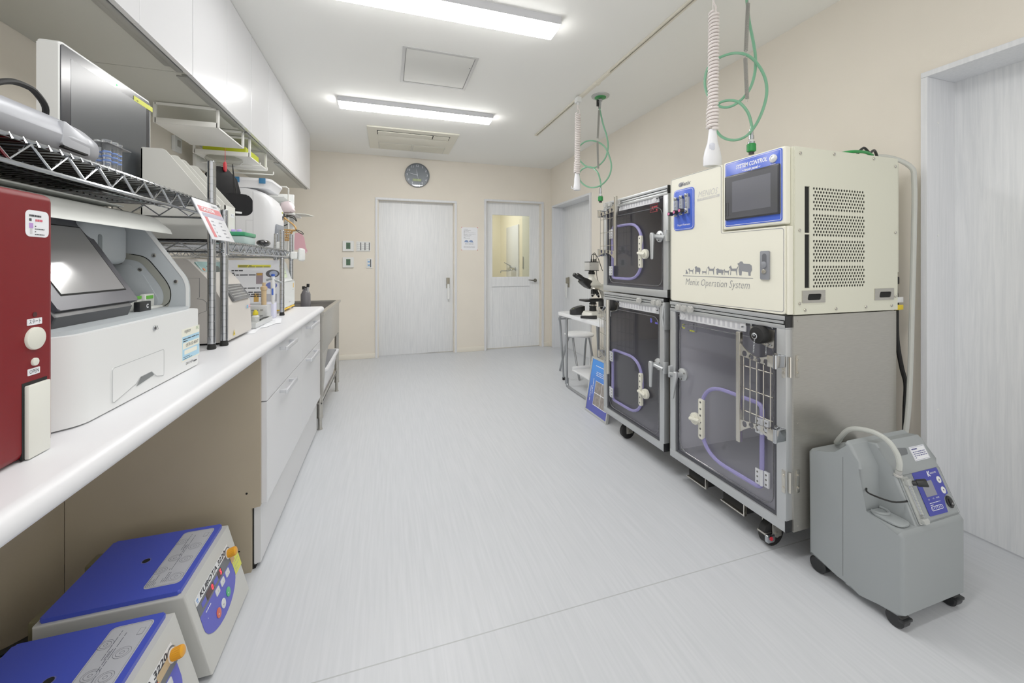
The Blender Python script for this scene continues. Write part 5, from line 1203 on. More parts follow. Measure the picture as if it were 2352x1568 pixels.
m = MB(); m.disc(.81, 1.085, .0175, -.002, .004, 0, f, 28, .0015); m.build('start_button', mat('button_ivory', '#dfdfd3', .4), t)
m = MB(); m.disc(.81, 1.0485, .006, -.002, .003, 0, f, 20, .001); m.build('open_button', MATS['button_ivory'], t)
m = MB(); m.disc(.811, 1.122, .004, -.002, .0006, 0, f, 14); m.build('indicator', mat('dark_red', '#3a0d12', .4), t)
m = MB(); m.box(.788, .834, .9035, 1.02, -.002, .0003, 0, 2, 1, f); m.box(.792, .833, .9035, 1.015, .0, .006, .0015, 2, 0, f); m.build('slot_cover', [mat('cover_ivory', '#e4e5dc', .4), dark_gap], t)

# ---- white chemistry analyzer
fw_ = mat('chem_white', '#e6e8e8', .35); grey_in = mat('chem_grey', '#aeb5ba', .45); dk = mat('display_black', '#2a2b2f', .35)
t = thing('chemistry_analyzer', 'white analyzer with raised lid and tilted black screen between the red box and the posts', 'analyzer', (-.75, 1.13, ZC))
m = MB(); pts = roundpoly([(-.98,.868), (-.6,.868), (-.534,.93), (-.534,1.403), (-.98,1.403)], [.01,.05,.05,.012,.01], 6)
m.poly(pts, .905, 1.07, (), 0, W, .004); m.poly([(p[0]*1.0-.012 if p[0] > -.9 else p[0], p[1]) for p in pts], .9025, .906, (), 1, W)
lb = m.build('lower_body', [fw_, dark_gap], t, wn=True)
m = MB(); m.poly(roundpoly([(-.97,.875), (-.605,.875), (-.552,.94), (-.552,1.39), (-.97,1.39)], [.01,.05,.05,.012,.01], 5), 1.068, 1.078, (), 0, W, .003); m.build('deck', grey_in, lb)
f = FL(-.534)
m = MB(); dpts = roundpoly([(1.01,.916), (1.088,.934), (1.105,.945), (1.15,.946), (1.17,.93), (1.204,.9215), (1.204,.988), (1.01,.988)], .006, 3)
def strip(m, P, w_, fr, d, mi=0, closed=True):
    n = len(P); vs_ = []
    for i in range(n):
        a = Vector(P[i-1]); b = Vector(P[i]); c_ = Vector(P[(i+1) % n]); tt = (c_-a); nr = Vector((-tt.y, tt.x)); nr = nr.normalized()*w_ if nr.length > 0 else nr
        vs_ += [fr.p(b.x-nr.x, b.y-nr.y, d), fr.p(b.x+nr.x, b.y+nr.y, d)]
    m.raw(vs_, [(2*i, 2*i+1, (2*i+3) % (2*n), (2*i+2) % (2*n)) for i in range(n if closed else n-1)], mi)
m.poly(dpts, 0, .0015, (), 0, f); strip(m, dpts, .0006, f, .0017, 1); m.poly([(1.09,.928), (1.11,.944), (1.15,.945), (1.16,.936)], .0016, .0018, (), 2, f)
m.build('drawer_front', [fw_, mat('line_grey', '#9ea2a3', .6), mat('slot_shadow', '#6f7374', .6)], lb)
m = MB(); m.disc(1.163, 1.047, .006, 0, .003, 0, f, 16, .001); m.disc(1.163, 1.047, .003, .003, .0034, 1, f, 12); m.poly([(1.172,1.042), (1.182,1.042), (1.177,1.052)], .0004, .0004, [[(1.1735,1.0428), (1.1805,1.0428), (1.177,1.0502)]], 1, f); m.build('lock', [chrome, ink], lb)
m = MB(); m.box(1.297, 1.402, .932, 1.021, 0, .0006, 0, 2, 0, f); m.box(1.299, 1.4, .936, 1.0, .0006, .0008, 0, 2, 1, f); m.text(f, 'FUJIFILM', 1.328, 1.013, .011, 2, .0012, width=.034); m.text(f, 'PC', 1.388, 1.014, .012, 3, .0012, width=.014)
m.lines(f, 1.302, 1.395, .986, .998, 2, 2, .0012, .4, 5); m.box(1.302, 1.398, .966, .983, .0008, .001, 0, 2, 0, f); m.text(f, '0570-02-8007', 1.355, .9745, .0125, 2, .0013, width=.074); m.rr(1.31, 1.385, .95, .962, .003, .0008, .001, 0, f); m.lines(f, 1.303, 1.395, .938, .948, 2, 2, .0012, .3, 7)
m.text(f, 'DRI-CHEM', 1.34, .923, .01, 2, .0008, width=.04); m.lines(f, 1.364, 1.398, .919, .926, 1, 2, .0008, .6, 3); m.build('service_sticker', [mat('sticker_cream', '#eeeede', .6), mat('sticker_blue', '#a9d6ee', .6), ink, mat('green_ink', '#7fae6a', .6)], lb)
# right cheek with white edge, curved guide slot
fk = Fr((0,1.386,0), (1,0,0), (0,0,1), (0,-1,0))
ck = roundpoly([(-.97,1.072), (-.556,1.072), (-.556,1.15), (-.66,1.31), (-.72,1.335), (-.97,1.335)], [.004,.004,.09,.06,.04,.02], 8)
m = MB(); m.poly(ck, -.016, 0, (), 0, fk); strip(m, ck, .0045, fk, .0012, 1)
gp = [(x-.003, z) for x, z in ((-.735,1.225), (-.69,1.222), (-.66,1.212), (-.638,1.185), (-.61,1.14), (-.602,1.11), (-.606,1.085), (-.618,1.074))]
gs = [(v.x, v.y) for v in spline([(x, z, 0) for x, z in gp], 5)]
strip(m, gs, .0085, fk, .0008, 2, False); strip(m, [(x+.0085, z+.006) for x, z in gs[4:]], .0012, fk, .001, 3, False)
m.poly(roundpoly([(-.735,1.078), (-.628,1.078), (-.625,1.1), (-.66,1.17), (-.69,1.2), (-.735,1.2)], [.004,.01,.02,.02,.02,.01], 4), 0, .003, (), 0, fk, .001)
ch = m.build('right_cheek', [grey_in, fw_, mat('guide_slot', '#8e9088', .5), dark_gap], t)
m = MB()
for x, z in ((-.636,1.226), (-.584,1.15), (-.668,1.185), (-.662,1.092)): m.disc(x, z, .0055, .0006, .003, 0, fk, 14, .001); m.disc(x, z, .0025, .003, .0034, 1, fk, 6)
m.build('screws', [nickel, ink], ch)
m = MB(); m.box(-.97, -.95, .875, 1.386, 1.07, 1.32, .004); m.box(-.97, -.6, .875, .885, 1.07, 1.3, .004); m.build('rear_wall', grey_in, t)
m = MB(); m.box(-.93, -.68, 1.2, 1.36, 1.2, 1.31, .02, 4); m.box(-.93, -.735, 1.12, 1.34, 1.078, 1.205, .02, 4); m.box(-.735, -.73, 1.27, 1.33, 1.11, 1.165, .001, mi=1); m.lines(Fr((-.73,0,0), (0,1,0), (0,0,1), (1,0,0)), 1.275, 1.325, 1.14, 1.16, 4, 2, .0006, .35, 4)
m.rr(1.235, 1.25, 1.222, 1.275, .007, 0, .0008, 3, FL(-.68)); m.build('dispenser_head', [grey_in, mat('label_cream', '#dcdccb', .6), ink, mat('recess_grey2', '#757c80', .6)], t)
m = MB(); m.box(-.745, -.7, 1.335, 1.375, 1.2, 1.25, .006); m.build('guide_block', mat('block_brown', '#4a4a48', .5), t)
# tilted display
Pb = Vector((-.592,0,1.112)); Pt = Vector((-.71,0,1.312)); u_ = (Pt-Pb).normalized(); fdp = Fr(Pb, (0,1,0), u_, (u_.z,0,-u_.x), 1); Hd = (Pt-Pb).length
m = MB(); m.rr(.97, 1.222, 0, Hd, .004, -.03, 0, 0, fdp, .003); dd = m.build('display_frame', mat('display_frame', '#4b4b52', .32, .2), t, wn=True)
m = MB(); m.box(1.0, 1.202, .03, Hd-.028, 0, .0006, 0, 2, 1, fdp); m.box(1.003, 1.199, .034, Hd-.031, .0006, .001, 0, 2, 0, fdp); m.build('display', [mat('display_glass', '#8c8b8c', .09, spec=.9), dark_gap], dd)
m = MB(); m.poly([(-.6,1.078), (-.592,1.1), (-.6,1.112), (-.66,1.11), (-.72,1.16), (-.74,1.078)], .96, 1.2, (), 0, Fr((0,0,0), (1,0,0), (0,0,1), (0,1,0)), .006); m.build('display_stand', dk, t, wn=True)
# raised lid
fl_ = Fr((0,0,0), (1,0,0), (0,0,1), (0,1,0))
lidp = [(-.98,1.334), (-.85,1.35), (-.7,1.35), (-.64,1.335), (-.602,1.3), (-.598,1.288), (-.612,1.292), (-.65,1.322), (-.705,1.338), (-.85,1.338), (-.98,1.322)]
m = MB(); m.poly(lidp, .93, 1.4, (), 0, fl_, .003); m.box(-.9, -.66, .95, 1.3, 1.3505, 1.3545, .002); m.build('lid', mat('lid_white', '#d9dcd8', .4), t, wn=True)
# cartridge holder
m = MB(); m.box(-.66, -.61, 1.262, 1.375, 1.078, 1.084, .002); m.box(-.64, -.628, 1.29, 1.31, 1.084, 1.112, .002); m.box(-.64, -.628, 1.325, 1.37, 1.084, 1.118, .002); m.box(-.655, -.63, 1.265, 1.28, 1.084, 1.108, .002); h_ = m.build('cartridge_holder', mat('holder_white', '#dddfdb', .4), t)
m = MB(); m.box(-.618, -.604, 1.252, 1.303, 1.077, 1.103, .002); m.text(FL(-.604), 'C', 1.284, 1.09, .014, 1, .0006, bold=.0006); m.build('black_block', [black_pl, white_ink], h_)
m = MB(); m.box(-.628, -.626, 1.275, 1.305, 1.108, 1.116); m.box(-.628, -.626, 1.33, 1.36, 1.105, 1.114); m.build('green_tab', mat('tab_green', '#5fb437', .5), h_)

# ---- beige analyzer behind the posts
bg = mat('analyzer_beige', '#cfcac3', .42)
t = thing('electrolyte_analyzer', 'beige sloped analyzer with teal keypad on the worktop behind the chrome posts', 'analyzer', (-.77, 1.85, ZC))
pb_ = roundpoly([(-.99,.91), (-.566,.91), (-.574,1.045), (-.615,1.13), (-.69,1.222), (-.93,1.222), (-.99,1.15)], [.01,.012,.012,.03,.03,.04,.03], 5)
m = MB(); m.poly(pb_, 1.715, 1.995, (), 0, fl_, .014, 3); m.box(-.97, -.6, 1.73, 1.98, .9025, .912, 0, 2, 1); bb = m.build('housing', [bg, dark_gap], t, wn=True)
fy = Fr((0,1.715,0), (1,0,0), (0,0,1), (0,-1,0))
m = MB(); strip(m, [(-.72,1.15), (-.652,1.15), (-.652,1.08), (-.66,1.075), (-.64,1.07), (-.63,1.06), (-.63,1.03), (-.655,1.02), (-.66,.99)], .0008, fy, .0006, 0, False); strip(m, [(-.65,1.085), (-.572,1.05)], .0016, fy, .0008, 1, False); m.build('panel_seam', [MATS['seam_grey'], mat('edge_light', '#e6e3de', .4)], bb)
Pa = Vector((-.578,0,1.052)); Pz = Vector((-.682,0,1.216)); u_ = (Pz-Pa).normalized(); fk2 = Fr(Pa, (0,1,0), u_, (u_.z,0,-u_.x), 1)
m = MB(); m.rr(1.735, 1.975, .085, .185, .006, -.002, .004, 0, fk2, .001); kp = m.build('keypad', mat('teal_panel', '#8fb3b1', .4), t)
m = MB(); m.box(1.8, 1.91, .135, .165, .004, .0045, 0, 2, 0, fk2); m.disc(1.757, .15, .009, .004, .006, 1, fk2, 14, rb=.006); m.box(1.74, 1.97, .088, .122, .004, .0045, 0, 2, 2, fk2)
for i in range(6):
    for j in range(2): m.rr(1.76+i*.033, 1.778+i*.033, .092+j*.014, .1+j*.014, .002, .0045, .006, 3 if (i, j) != (5, 0) else 4, fk2)
m.build('keys', [mat('lcd_dark', '#47504c', .2), mat('key_orange', '#e0875c', .5), mat('key_slate', '#5b646b', .4), mat('key_white', '#d5d8da', .4), mat('key_green', '#9bd04c', .4)], kp)
m = MB(); m.poly(roundpoly([(1.8,.0), (1.99,.0), (1.985,.07), (1.8,.075)], .006, 3), .001, .012, (), 0, fk2, .002)
for i in range(5): m.box(1.81, 1.96, .012+i*.012, .0165+i*.012, .012, .0135, 0, 2, 1, fk2)
m.build('hinged_tray', [mat('tray_smoke', '#5d5e60', .2), mat('tray_rib', '#8b8c8c', .3)], t)
f = FL(-.569)
m = MB(); m.text(f, 'EX', 1.945, 1.02, .016, 0, .001, bold=.001); m.text(f, '-D', 1.972, 1.02, .016, 1, .001, bold=.001); m.build('lettering', [mat('sky_ink', '#5fb0de', .6), mat('pink_ink', '#e77fae', .6)], bb); m = MB(); m.poly([(1.775,.925), (1.797,.925), (1.786,.947)], .0032, .0034, (), 2, f); m.poly([(1.784,.935), (1.788,.935), (1.7885,.93), (1.7835,.93)], .0038, .0038, (), 3, f); m.build('warning_sticker', [mat('sky_ink', '#5fb0de', .6), mat('pink_ink', '#e77fae', .6), mat('warn_yellow', '#e3c93a', .6), ink], t)

# ---- small things beyond it
t = thing('instruction_sheet', 'printed instruction sheet with yellow heading and photos leaning behind the pipette', 'sheet', (-.74, 2.68, .97))
f = Fr((0,2.66,.97), (1,0,0), (0,.06,1), (0,-1,.06), 1)
m = MB(); m.box(-.875, -.61, -.0, .255, 0, .001, 0, 2, 0, f); m.build('sheet', paper, t)
m = MB(); m.box(-.83, -.66, .212, .228, .0014, .0014, 0, 2, 1, f); m.lines(f, -.825, -.665, .214, .226, 2, 0, .0018, .6, 2); m.lines(f, -.86, -.76, .19, .2, 1, 0, .0018, .8, 3); m.lines(f, -.865, -.72, .165, .186, 2, 0, .0018, .6, 4); m.lines(f, -.865, -.7, .04, .1, 5, 0, .0018, .5, 5)
m.disc(-.65, .175, .036, .0014, .0016, 2, f, 24, rb=.024); m.disc(-.645, .175, .022, .0018, .0018, 3, f, 20, rb=.017); m.box(-.735, -.7, .115, .18, .0014, .0015, 0, 2, 4, f); m.box(-.732, -.704, .165, .178, .0015, .0019, 0, 2, 5, f); m.disc(-.655, .105, .03, .0014, .0016, 6, f, 20, rb=.02); m.box(-.745, -.72, .01, .06, .0014, .0015, 0, 2, 5, f); m.box(-.71, -.625, .01, .055, .0014, .0016, 0, 2, 7, f)
m.build('print', [ink, mat('highlight_yellow', '#e6e04a', .7), mat('photo_dark', '#56565a', .6), mat('photo_blue', '#a9b3cc', .6), mat('photo_mauve', '#9a8a92', .6), mat('photo_amber', '#c79a4a', .6), mat('photo_indigo', '#6673b8', .6), mat('photo_pale', '#b9bac2', .6)], t)
t = thing('pipette_stand', 'grey pipette stand with a tan rod and a white pipette', 'stand', (-.66, 2.42, ZC))
m = MB(); m.box(-.74, -.6, 2.36, 2.44, .903, .985, .006); m.box(-.735, -.605, 2.354, 2.36, .91, .98, .001)
for z in (.93, .96): 
    for i in range(6): m.box(-.73+i*.02, -.718+i*.02, 2.352, 2.355, z, z+.005, 0, 2, 1)
m.build('stand_base', [mat('stand_grey', '#bfc1c2', .4), mat('slot_grey', '#77797b', .5)], t)
m = MB(); m.lathe((-.625,2.4,.985), (0,0,1), [(0,.012),(.075,.012),(.08,.016),(.095,.016),(.1,.008),(.118,.008)], 16); m.build('rod_holder', mat('tan_plastic', '#c9ad84', .5), t)
m = MB(); m.lathe((-.59,2.43,.985), (0,0,1), [(0,.006),(.03,.01),(.09,.011),(.13,.012),(.135,.009),(.15,.009)], 14); m.box(-.594, -.585, 2.4175, 2.4185, 1.035, 1.07, 0, 2, 2); m.lathe((-.59,2.43,1.135), (0,0,1), [(0,.009),(.012,.009),(.014,.006)], 12, 1); m.tube([(-.62,2.425,1.115), (-.6,2.425,1.122), (-.57,2.43,1.11), (-.55,2.43,1.1)], .006, 8, 3); m.build('pipette', [mat('pipette_white', '#dcdee0', .35), mat('pip_blue', '#2b52b8', .4), ink_blue, mat('pip_grey', '#8f9597', .4)], t)
t = thing('reagent_pack', 'white and blue printed pouch box standing beside the thin post', 'box', (-.625, 2.5, ZC))
m = MB(); m.box(-.66, -.595, 2.47, 2.53, .9025, .985, .004); m.build('carton', mat('carton_lilac', '#d9daf0', .5), t)
m = MB(); f = FB(2.47); m.box(-.656, -.612, .962, .97, .0004, .0008, 0, 2, 0, f); m.box(-.656, -.612, .95, .955, .0004, .0008, 0, 2, 0, f); m.lines(f, -.655, -.612, .91, .945, 5, 0, .0008, .3, 4); m.build('print', mat('carton_blue', '#4b46c0', .6), t)
t = thing('dropper_bottle', 'small white bottle with yellow cap beside the lilac carton', 'bottle', (-.655, 2.4, ZC))
m = MB(); m.lathe((-.645,2.33,.9025), (0,0,1), [(0,.016),(.004,.018),(.03,.018),(.038,.01)], 16); m.build('bottle_body', white_pl, t)
m = MB(); m.lathe((-.645,2.33,.9405), (0,0,1), [(0,.0125),(.012,.0125),(.022,.007),(.026,.004)], 16); m.build('cap', mat('cap_yellow', '#e2cd1f', .4), t)
t = thing('sample_tray', 'clear shallow tray holding small white pieces in front of the pipette stand', 'tray', (-.63, 2.2, ZC))
m = MB(); m.ring(-.7, -.575, 2.08, 2.36, .004, .9065, .93, 0, W); m.box(-.698, -.577, 2.082, 2.358, .9062, .909); m.build('tray', mat('tray_clear', '#dfe2e2', .2, trans=.4), t)
m = MB(); m.box(-.61, -.58, 2.25, 2.33, .911, .922, .004); m.tube([(-.6,2.24,.925), (-.6,2.29,.928), (-.59,2.34,.926)], .004, 6, 1); m.build('swab_clip', [white_pl, black_pl], t)
m = MB()
R_ = random.Random(5)
for i, (x0_, y0_, a_) in enumerate(((-.63,2.04,.12), (-.61,2.22,-.1), (-.605,2.33,.2))):
    pf = Fr((x0_, y0_, .9028+.0009*i), (math.cos(a_), math.sin(a_), 0), (-math.sin(a_), math.cos(a_), 0), (0,0,1)); mm = MB(); mm.box(-.07, .075, -.1, .1, 0, .0006, 0, 2, 0, pf); mm.lines(pf, -.05, .05, -.06, .06, 7, 1, .0009, .25, i)
    tag(mm.build('paper_slip', [paper, ink_grey], loc=(x0_,y0_,.9025)), ('nearest white paper slip on the worktop by the beige analyzer', 'middle white paper slip under the clear tray', 'farthest white paper slip towards the thin post')[i], 'paper', 'paper slips on the worktop')

t = thing('coagulation_analyzer', 'tall white analyzer with slanted top and yellow base line near the sink', 'analyzer', (-.8, 2.87, ZC))
pc_ = roundpoly([(-.95,.925), (-.605,.925), (-.605,1.09), (-.625,1.1), (-.66,1.225), (-.95,1.225)], [.01,.012,.008,.006,.03,.02], 5)
m = MB(); m.poly(pc_, 2.71, 3.03, (), 0, fl_, .01, 3); b_ = m.build('housing', mat('coag_white', '#dfe3e2', .38), t, wn=True)
m = MB(); m.box(-.94, -.604, 2.714, 3.026, .916, .925, .003); m.build('base_band', mat('band_yellow', '#e9bb22', .5), t)
m = MB(); m.box(-.92, -.62, 2.73, 2.78, .9025, .916); m.box(-.92, -.62, 2.96, 3.01, .9025, .916); m.build('feet', white_pl, t)
f = FL(-.605); m = MB(); m.box(2.715, 3.025, 1.0905, 1.0925, 0, .001, 0, 2, 0, f); m.box(2.985, 2.998, 1.045, 1.075, .0, .001, 0, 2, 1, f); m.lines(f, 2.87, 2.9, .955, .96, 1, 2, .0008, .8, 1); m.box(2.97, 2.995, 1.03, 1.032, 0, .0008, 0, 2, 2, f); m.build('markings', [MATS['seam_grey'], MATS['band_yellow'], ink_grey], b_)
up = Vector((-.035,0,.125)).normalized(); fz = Fr((-.6255,0,1.105), (0,1,0), up, (up.z,0,-up.x), 1)
m = MB(); m.box(2.82, 2.93, .01, .1, .0012, .002, 0, 2, 0, fz); m.lines(fz, 2.83, 2.92, .02, .09, 5, 1, .0024, .2, 4)
tag(m.build('memo_sheet', [mat('pale_green_paper', '#dcecc8', .7), ink_grey], loc=(-.64,2.87,1.11)), 'pale green memo taped to the tall white analyzer', 'note')
t = thing('sensor_charger', 'white rounded plug-in device clipped to the shelf corner', 'charger', (-.58, 3.0, 1.23))
m = MB(); m.box(-.615, -.575, 2.94, 3.02, 1.235, 1.285, .01, 3); m.build('clip_body', white_pl, t, wn=True); m = MB(); m.box(-.573, -.545, 2.96, 3.07, 1.222, 1.31, .014, 4); m.build('cover', white_pl, t, wn=True)
t = thing('mini_camera', 'tiny white and black gadget standing on the short shelf', 'gadget', (-.66, 2.84, ZL))
m = MB(); m.cyl((-.655,2.85,1.2872), (-.655,2.85,1.3), .014); m.box(-.672, -.638, 2.835, 2.865, 1.3, 1.345, .008, 3); m.build('body', white_pl, t, wn=True); m = MB(); m.box(-.64, -.632, 2.86, 2.875, 1.325, 1.35, .002); m.build('lens', black_pl, t)

# ---- hanging things on the wall behind the sink
t = thing('wall_shelf_bracket', 'grey-white wall shelf unit with bent rod frame above the sink', 'shelf', (-1.0, 3.75, 1.3))
m = MB(); m.box(-1.2, -.74, 3.7, 3.98, 1.615, 1.63, .003); m.box(-1.2, -.8, 3.98, 4.0, 1.3, 1.83, .004); m.box(-1.2, -.82, 3.72, 3.98, 1.76, 1.77, .003); m.build('panel', white_pl, t)
m = MB(); m.tube([(-.95,3.7,1.845), (-.8,3.7,1.845), (-.785,3.7,1.83), (-.785,3.7,1.56), (-.83,3.7,1.56)], .006, 8, sub=1); m.tube([(-.785,3.7,1.62), (-.785,3.7,1.3)], .006, 8); m.build('rod_frame', white_mtl, t)
m = MB(); m.poly(roundpoly([(-.74,3.72), (-.66,3.74), (-.62,3.9), (-.74,3.95)], .02, 3), 1.628, 1.632, (), 0, W); m.build('flap', mat('pale_flap', '#dfe2dc', .4), t)
m = MB(); R_ = random.Random(9)
m.loft([[Vector((-.785 + a*k + R_.uniform(-.008,.008), 3.66 + b*k, z + R_.uniform(-.006,.006))) for a, b in rrpts(-.05,.05,-.035,.035,.02,3)] for z, k in ((1.632,.9), (1.65,1.05), (1.675,1.), (1.7,.8), (1.715,.5))])
tag(m.build('tissue_pack', mat('tissue_pink', '#e6d6da', .6), loc=(-.785,3.66,1.632)), 'crumpled pinkish white pack lying on the wall shelf above the sink', 'pack')
t = thing('basket_muzzle', 'tan basket muzzle with black straps hanging above the sink', 'muzzle', (-.77, 3.6, 1.5))
tanm = mat('tan_rubber', '#c59a5c', .5); m = MB()
for k in range(5):
    z = 1.4+.02*k; r_ = .028+.007*k; m.tube([(-.785+r_*math.cos(2*PI*i/14), 3.6+r_*.8*math.sin(2*PI*i/14), z) for i in range(14)], .0035, 5, closed=True)
for k in range(8):
    a = 2*PI*k/8; m.tube([(-.785+.02*math.cos(a), 3.6+.016*math.sin(a), 1.39), (-.785+.04*math.cos(a), 3.6+.034*math.sin(a), 1.43), (-.785+.057*math.cos(a), 3.6+.046*math.sin(a), 1.485)], .004, 5)
m.build('basket', tanm, t)
m = MB(); m.tube([(-.74,3.58,1.47), (-.7,3.56,1.48), (-.72,3.56,1.52), (-.77,3.57,1.56), (-.79,3.58,1.58)], .007, 6, sub=4); m.tube([(-.82,3.58,1.48), (-.8,3.58,1.53), (-.79,3.58,1.58)], .007, 6, sub=4); m.build('leather_band', tanm, t)
m = MB(); m.tube([(-.7,3.555,1.48), (-.66,3.55,1.465), (-.645,3.55,1.445), (-.665,3.55,1.45), (-.7,3.555,1.475)], .003, 5, sub=4); m.tube([(-.79,3.58,1.57), (-.795,3.58,1.6), (-.79,3.58,1.61)], .009, 6); m.tube([(-.8,3.55,1.5), (-.76,3.55,1.52)], .004, 5); m.build('hanging_strap', black_rub, t)
m = MB(); m.poly(roundpoly([(-.84,1.5), (-.79,1.505), (-.76,1.46), (-.745,1.36), (-.73,1.33), (-.74,1.305), (-.775,1.315), (-.8,1.34), (-.85,1.34)], .012, 4), 0, .003, (), 0, FB(4.22)); m.disc(-.742, 1.318, .005, .003, .004, 1, FB(4.22), 10)
tag(m.build('hanging_mat', [mat('pink_sheet', '#dba6b1', .5), white_ink], loc=(-.79,4.22,1.5)), 'pink rounded sheet hanging past the muzzle above the sink', 'mat')
m = MB(); m.tube([(-.8,3.7,1.61), (-.74,3.68,1.6), (-.72,3.68,1.56), (-.75,3.68,1.59), (-.81,3.7,1.6)], .004, 6, sub=5)
tag(m.build('looped_cable', black_rub, loc=(-.76,3.68,1.56)), 'small black cable loop hanging under the wall shelf above the sink', 'cable')

# ================================================================== CENTRIFUGES UNDER THE WORKTOP
cg = mat('centrifuge_grey', '#c2c3bf', .42, bump=.05, bscale=900); cb = mat('centrifuge_blue', '#3a4bbf', .38, coat=.1); lab = mat('label_grey', '#b9bcc4', .45)
def centrifuge(y0, label, note):
    y1 = y0+.325
    t = thing('centrifuge', label, 'centrifuge', (-.69, (y0+y1)/2, 0), 'centrifuges under the worktop')
    f = Fr((0,0,0), (1,0,0), (0,0,1), (0,1,0))
    m = MB(); m.poly([(-.878,.012), (-.482,.012), (-.548,.258), (-.878,.258)], y0, y1, (), 0, f, .006, 3)
    m.build('housing', cg, t, wn=True)
    m = MB(); m.poly(rrpts(-.87,-.563,y0+.01,y1-.01,.006), .2582, .27, (), 0, W, .005, 3); ld = m.build('lid', cb, t, wn=True)
    m = MB(); m.rr(-.668, -.578, y0+.045, y1-.028, .012, .2702, .2708, 0, W); strip(m, rrpts(-.665,-.581,y0+.048,y1-.031,.01), .0004, W, .2712, 1)
    tp = FT(.271)
    for cx_, cy_, r_ in ((-.655,.245,.015), (-.64,.165,.016), (-.655,.115,.016), (-.605,.21,.017), (-.605,.15,.016), (-.6,.075,.018)):
        for rr_ in (r_, r_*.7, r_*.25): strip(m, [(cx_+rr_*math.cos(2*PI*i/20), y0+cy_+rr_*.9*math.sin(2*PI*i/20)) for i in range(20)], .0004, tp, .0003, 1)
    m.box(-.6, -.588, y0+.255, y0+.275, .2709, .2711, 0, 2, 1); m.box(-.599, -.589, y0+.256, y0+.274, .2711, .2713, 0, 2, 0)
    for a0, a1, b0, b1, sd in ((-.665,-.64,y0+.052,y0+.095,1), (-.632,-.612,y0+.06,y0+.1,2), (-.632,-.622,y0+.17,y0+.27,3), (-.632,-.622,y0+.11,y0+.16,4), (-.64,-.63,y0+.2,y0+.28,5)): m.lines(tp, a0, a1, b0, b1, max(2, int((a1-a0)/.005)), 1, .0004, .35, sd, True)
    m.build('instruction_plate', [lab, mat('plate_ink', '#6c6f7b', .6)], ld)
    m = MB(); m.disc(-.72, y0+.178, .012, .2702, .2706, 0, W, 20); m.disc(-.72, y0+.178, .0095, .2706, .2712, 1, W, 20); m.build('spy_hole', [mat('hole_rim', '#5f64a8', .5), dark_gap], ld)
    for yy in (y0+.03, y1-.09): MB().box(-.905, -.872, yy, yy+.06, .2, .252, .004).build('rear_hinge', mat('hinge_olive', '#6b664c', .6), t)
    # front control panel, on the leaning face
    Pa = Vector((-.482,0,.012)); Pz = Vector((-.548,0,.258)); u_ = (Pz-Pa).normalized(); fc = Fr(Pa, (0,1,0), u_, (u_.z,0,-u_.x), 1)
    w0, w1 = y0+.03, y1-.055
    arc = [(w0,.12)] + [((w0+w1)/2 + (w1-w0)/2*math.cos(q), .12 + .062*math.sin(q)) for q in [PI + PI*i/16 for i in range(1, 16)]] + [(w1,.12)]
    m = MB(); m.poly(arc + [(w1,.158), (w0,.158)], .0006, .0012, (), 0, fc); m.box(w0, w1+.004, .158, .192, .0006, .0012, 0, 2, 1, fc); m.box(w0, w1+.004, .192, .214, .0006, .0012, 0, 2, 2, fc); m.disc(w1-.008, .188, .02, .0006, .0014, 1, fc, 20)
    cp_ = m.build('control_panel', [mat('panel_violet_blue', '#4a4dbb', .35), mat('panel_slate', '#595d63', .35), mat('panel_white', '#e2e4e6', .35)], t)
    m = MB(); m.text(fc, 'KUBOTA 3220', (w0+w1)/2+.002, .203, .02, 0, .0016, width=.19, bold=.0007, shear=.15); m.ball(fc.p(w0+.012,.203,.001), (.0005,.006,.006), 1, 10); m.ball(fc.p(w0+.012,.197,.001), (.0005,.004,.004), 1, 10); m.build('lettering', [ink, mat('logo_blue', '#5f9be0', .5)], cp_)
    m = MB(); led_r = mat('led_red', '#ff2a3c', .4, emit=1.5)
    for yy, s_ in ((w0+.055,'0'), (w0+.14,'5')):
        m.box(yy, yy+.05 if s_ == '0' else yy+.03, .164, .186, .0012, .0018, 0, 2, 1, fc); m.text(fc, s_, yy+(.04 if s_ == '0' else .02), .175, .022, 0, .0022, bold=.0008); m.box(yy-.032 if s_ == '0' else yy-.03, yy-.004, .168, .182, .0012, .0016, 0, 2, 2, fc)
    m.build('digit_display', [led_r, mat('display_maroon', '#3a1416', .3), MATS['panel_violet_blue']], cp_)
    for k, (yy, bb_) in enumerate(((w0+.1,.135), (w0+.14,.135), (w0+.18,.135))):
        m = MB(); m.rr(yy, yy+.026, bb_, bb_+.02, .003, .0012, .003, 0, fc, .0005); m.text(fc, '^', yy+.013, bb_+.008, .01, 1, .0034); m.build('push_button', [MATS['key_white'], ink], cp_)
    for yy, bb_, mt in ((w0+.085,.094, mat('btn_red', '#d0604a', .4)), (w0+.122,.094, MATS['key_white']), (w0+.165,.098, mat('btn_green', '#4fae74', .4))):
        m = MB(); m.disc(yy, bb_, .014, .0012, .003, 0, fc, 20, .0005); m.lines(fc, yy-.006, yy+.006, bb_-.003, bb_+.001, 1, 1, .0034, .7, 2); m.build('round_button', [mt, white_ink if mt.name != 'key_white' else ink], cp_)
    m = MB(); m.lines(fc, w0+.03, w0+.09, .145, .15, 1, 0, .0016, .6, 3); m.lines(fc, w0+.03, w0+.05, .125, .129, 1, 0, .0016, .6, 4); m.build('small_print', white_ink, cp_)
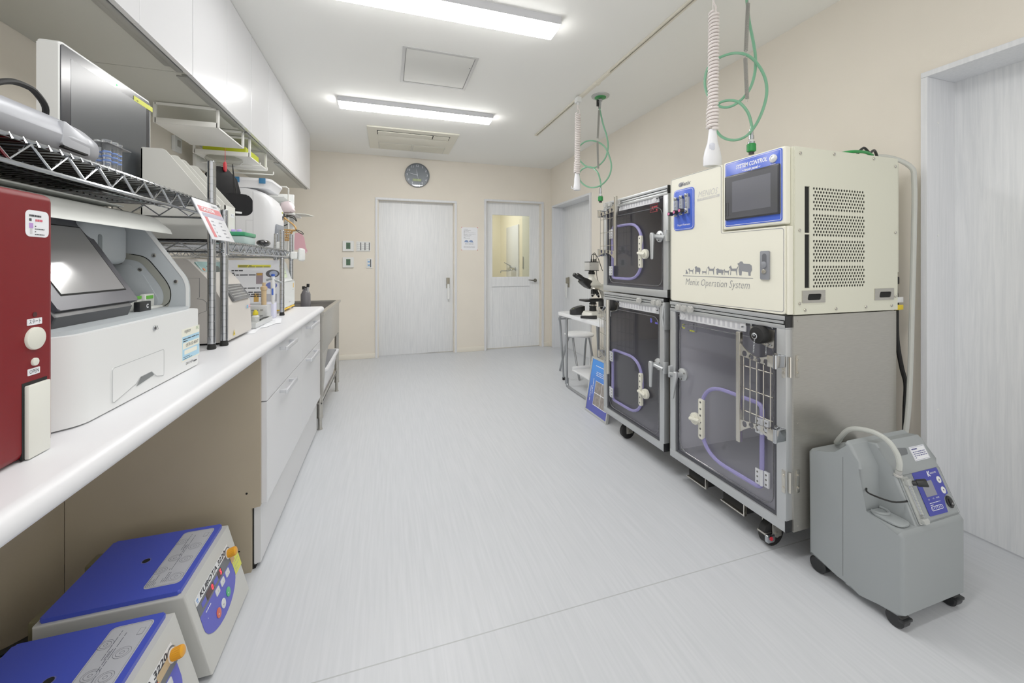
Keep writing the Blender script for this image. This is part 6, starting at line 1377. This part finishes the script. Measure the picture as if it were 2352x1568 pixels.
    m = MB(); o = fc.p(w1-.008, .186, .0012); n_ = fc.N; m.lathe(o, n_, [(0,.017),(.001,.017)], 20, 1); m.lathe(o, n_, [(.001,.0125),(.003,.014),(.024,.0135),(.026,.011),(.027,.0)], 22, 0)
    for k in range(18):
        a = 2*PI*k/18; p_ = o + (fc.A*math.cos(a)+fc.B*math.sin(a))*.0137; m.tube([p_+n_*.004, p_+n_*.022], .0009, 4, 0)
    m.build('timer_knob', [mat('knob_amber', '#e39a1d', .4), white_pl], cp_)
    for x in (-.85, -.52):
        for yy in (y0+.03, y1-.03): MB().cyl((x,yy,0), (x,yy,.013), .012).build('foot', black_rub, t)
    if note:
        m = MB(); m.box(y1-.058, y1+.004-.006, .1, .165, .0014, .0018, 0, 2, 0, fc); m.lines(fc, y1-.052, y1-.012, .11, .15, 6, 1, .0022, .25, 4); m.box(y1-.062, y1-.035, .145, .18, .0018, .002, 0, 2, 2, fc)
        tag(m.build('sticky_note', [yellow_paper, ink_grey, mat('old_tape', '#c39a5c', .4)], loc=fc.p(y1-.03,.13,.002)), 'yellow handwritten note taped to the farther centrifuge front', 'note')
    else:
        m = MB(); m.box(w1-.075, w1+.012, .176, .196, .0016, .002, 0, 2, 0, fc); m.build('old_tape', mat('pale_tape', '#b89f78', .4), cp_)
    return t
centrifuge(1.347, 'grey centrifuge with blue lid standing against the cabinet side, red digits lit', True)
centrifuge(.972, 'grey centrifuge with blue lid nearest the camera, cut off by the frame bottom', False)
m = MB(); m.tube([(-.905,1.4,.2), (-.95,1.38,.19), (-.99,1.33,.2), (-1.03,1.25,.19), (-1.05,1.1,.1), (-1.05,1.0,.012)], .009, 8, sub=6)
tag(m.build('power_cable', black_rub, loc=(-1.0,1.3,0)), 'black power cable behind the farther centrifuge under the worktop', 'cable')
m = MB(); m.tube([(-.885,1.15,.06), (-.93,1.16,.05), (-.98,1.24,.09), (-1.0,1.3,.012)], .008, 8, sub=6)
tag(m.build('power_cable', black_rub, loc=(-.95,1.2,0)), 'black power cable between the two centrifuges on the floor', 'cable')
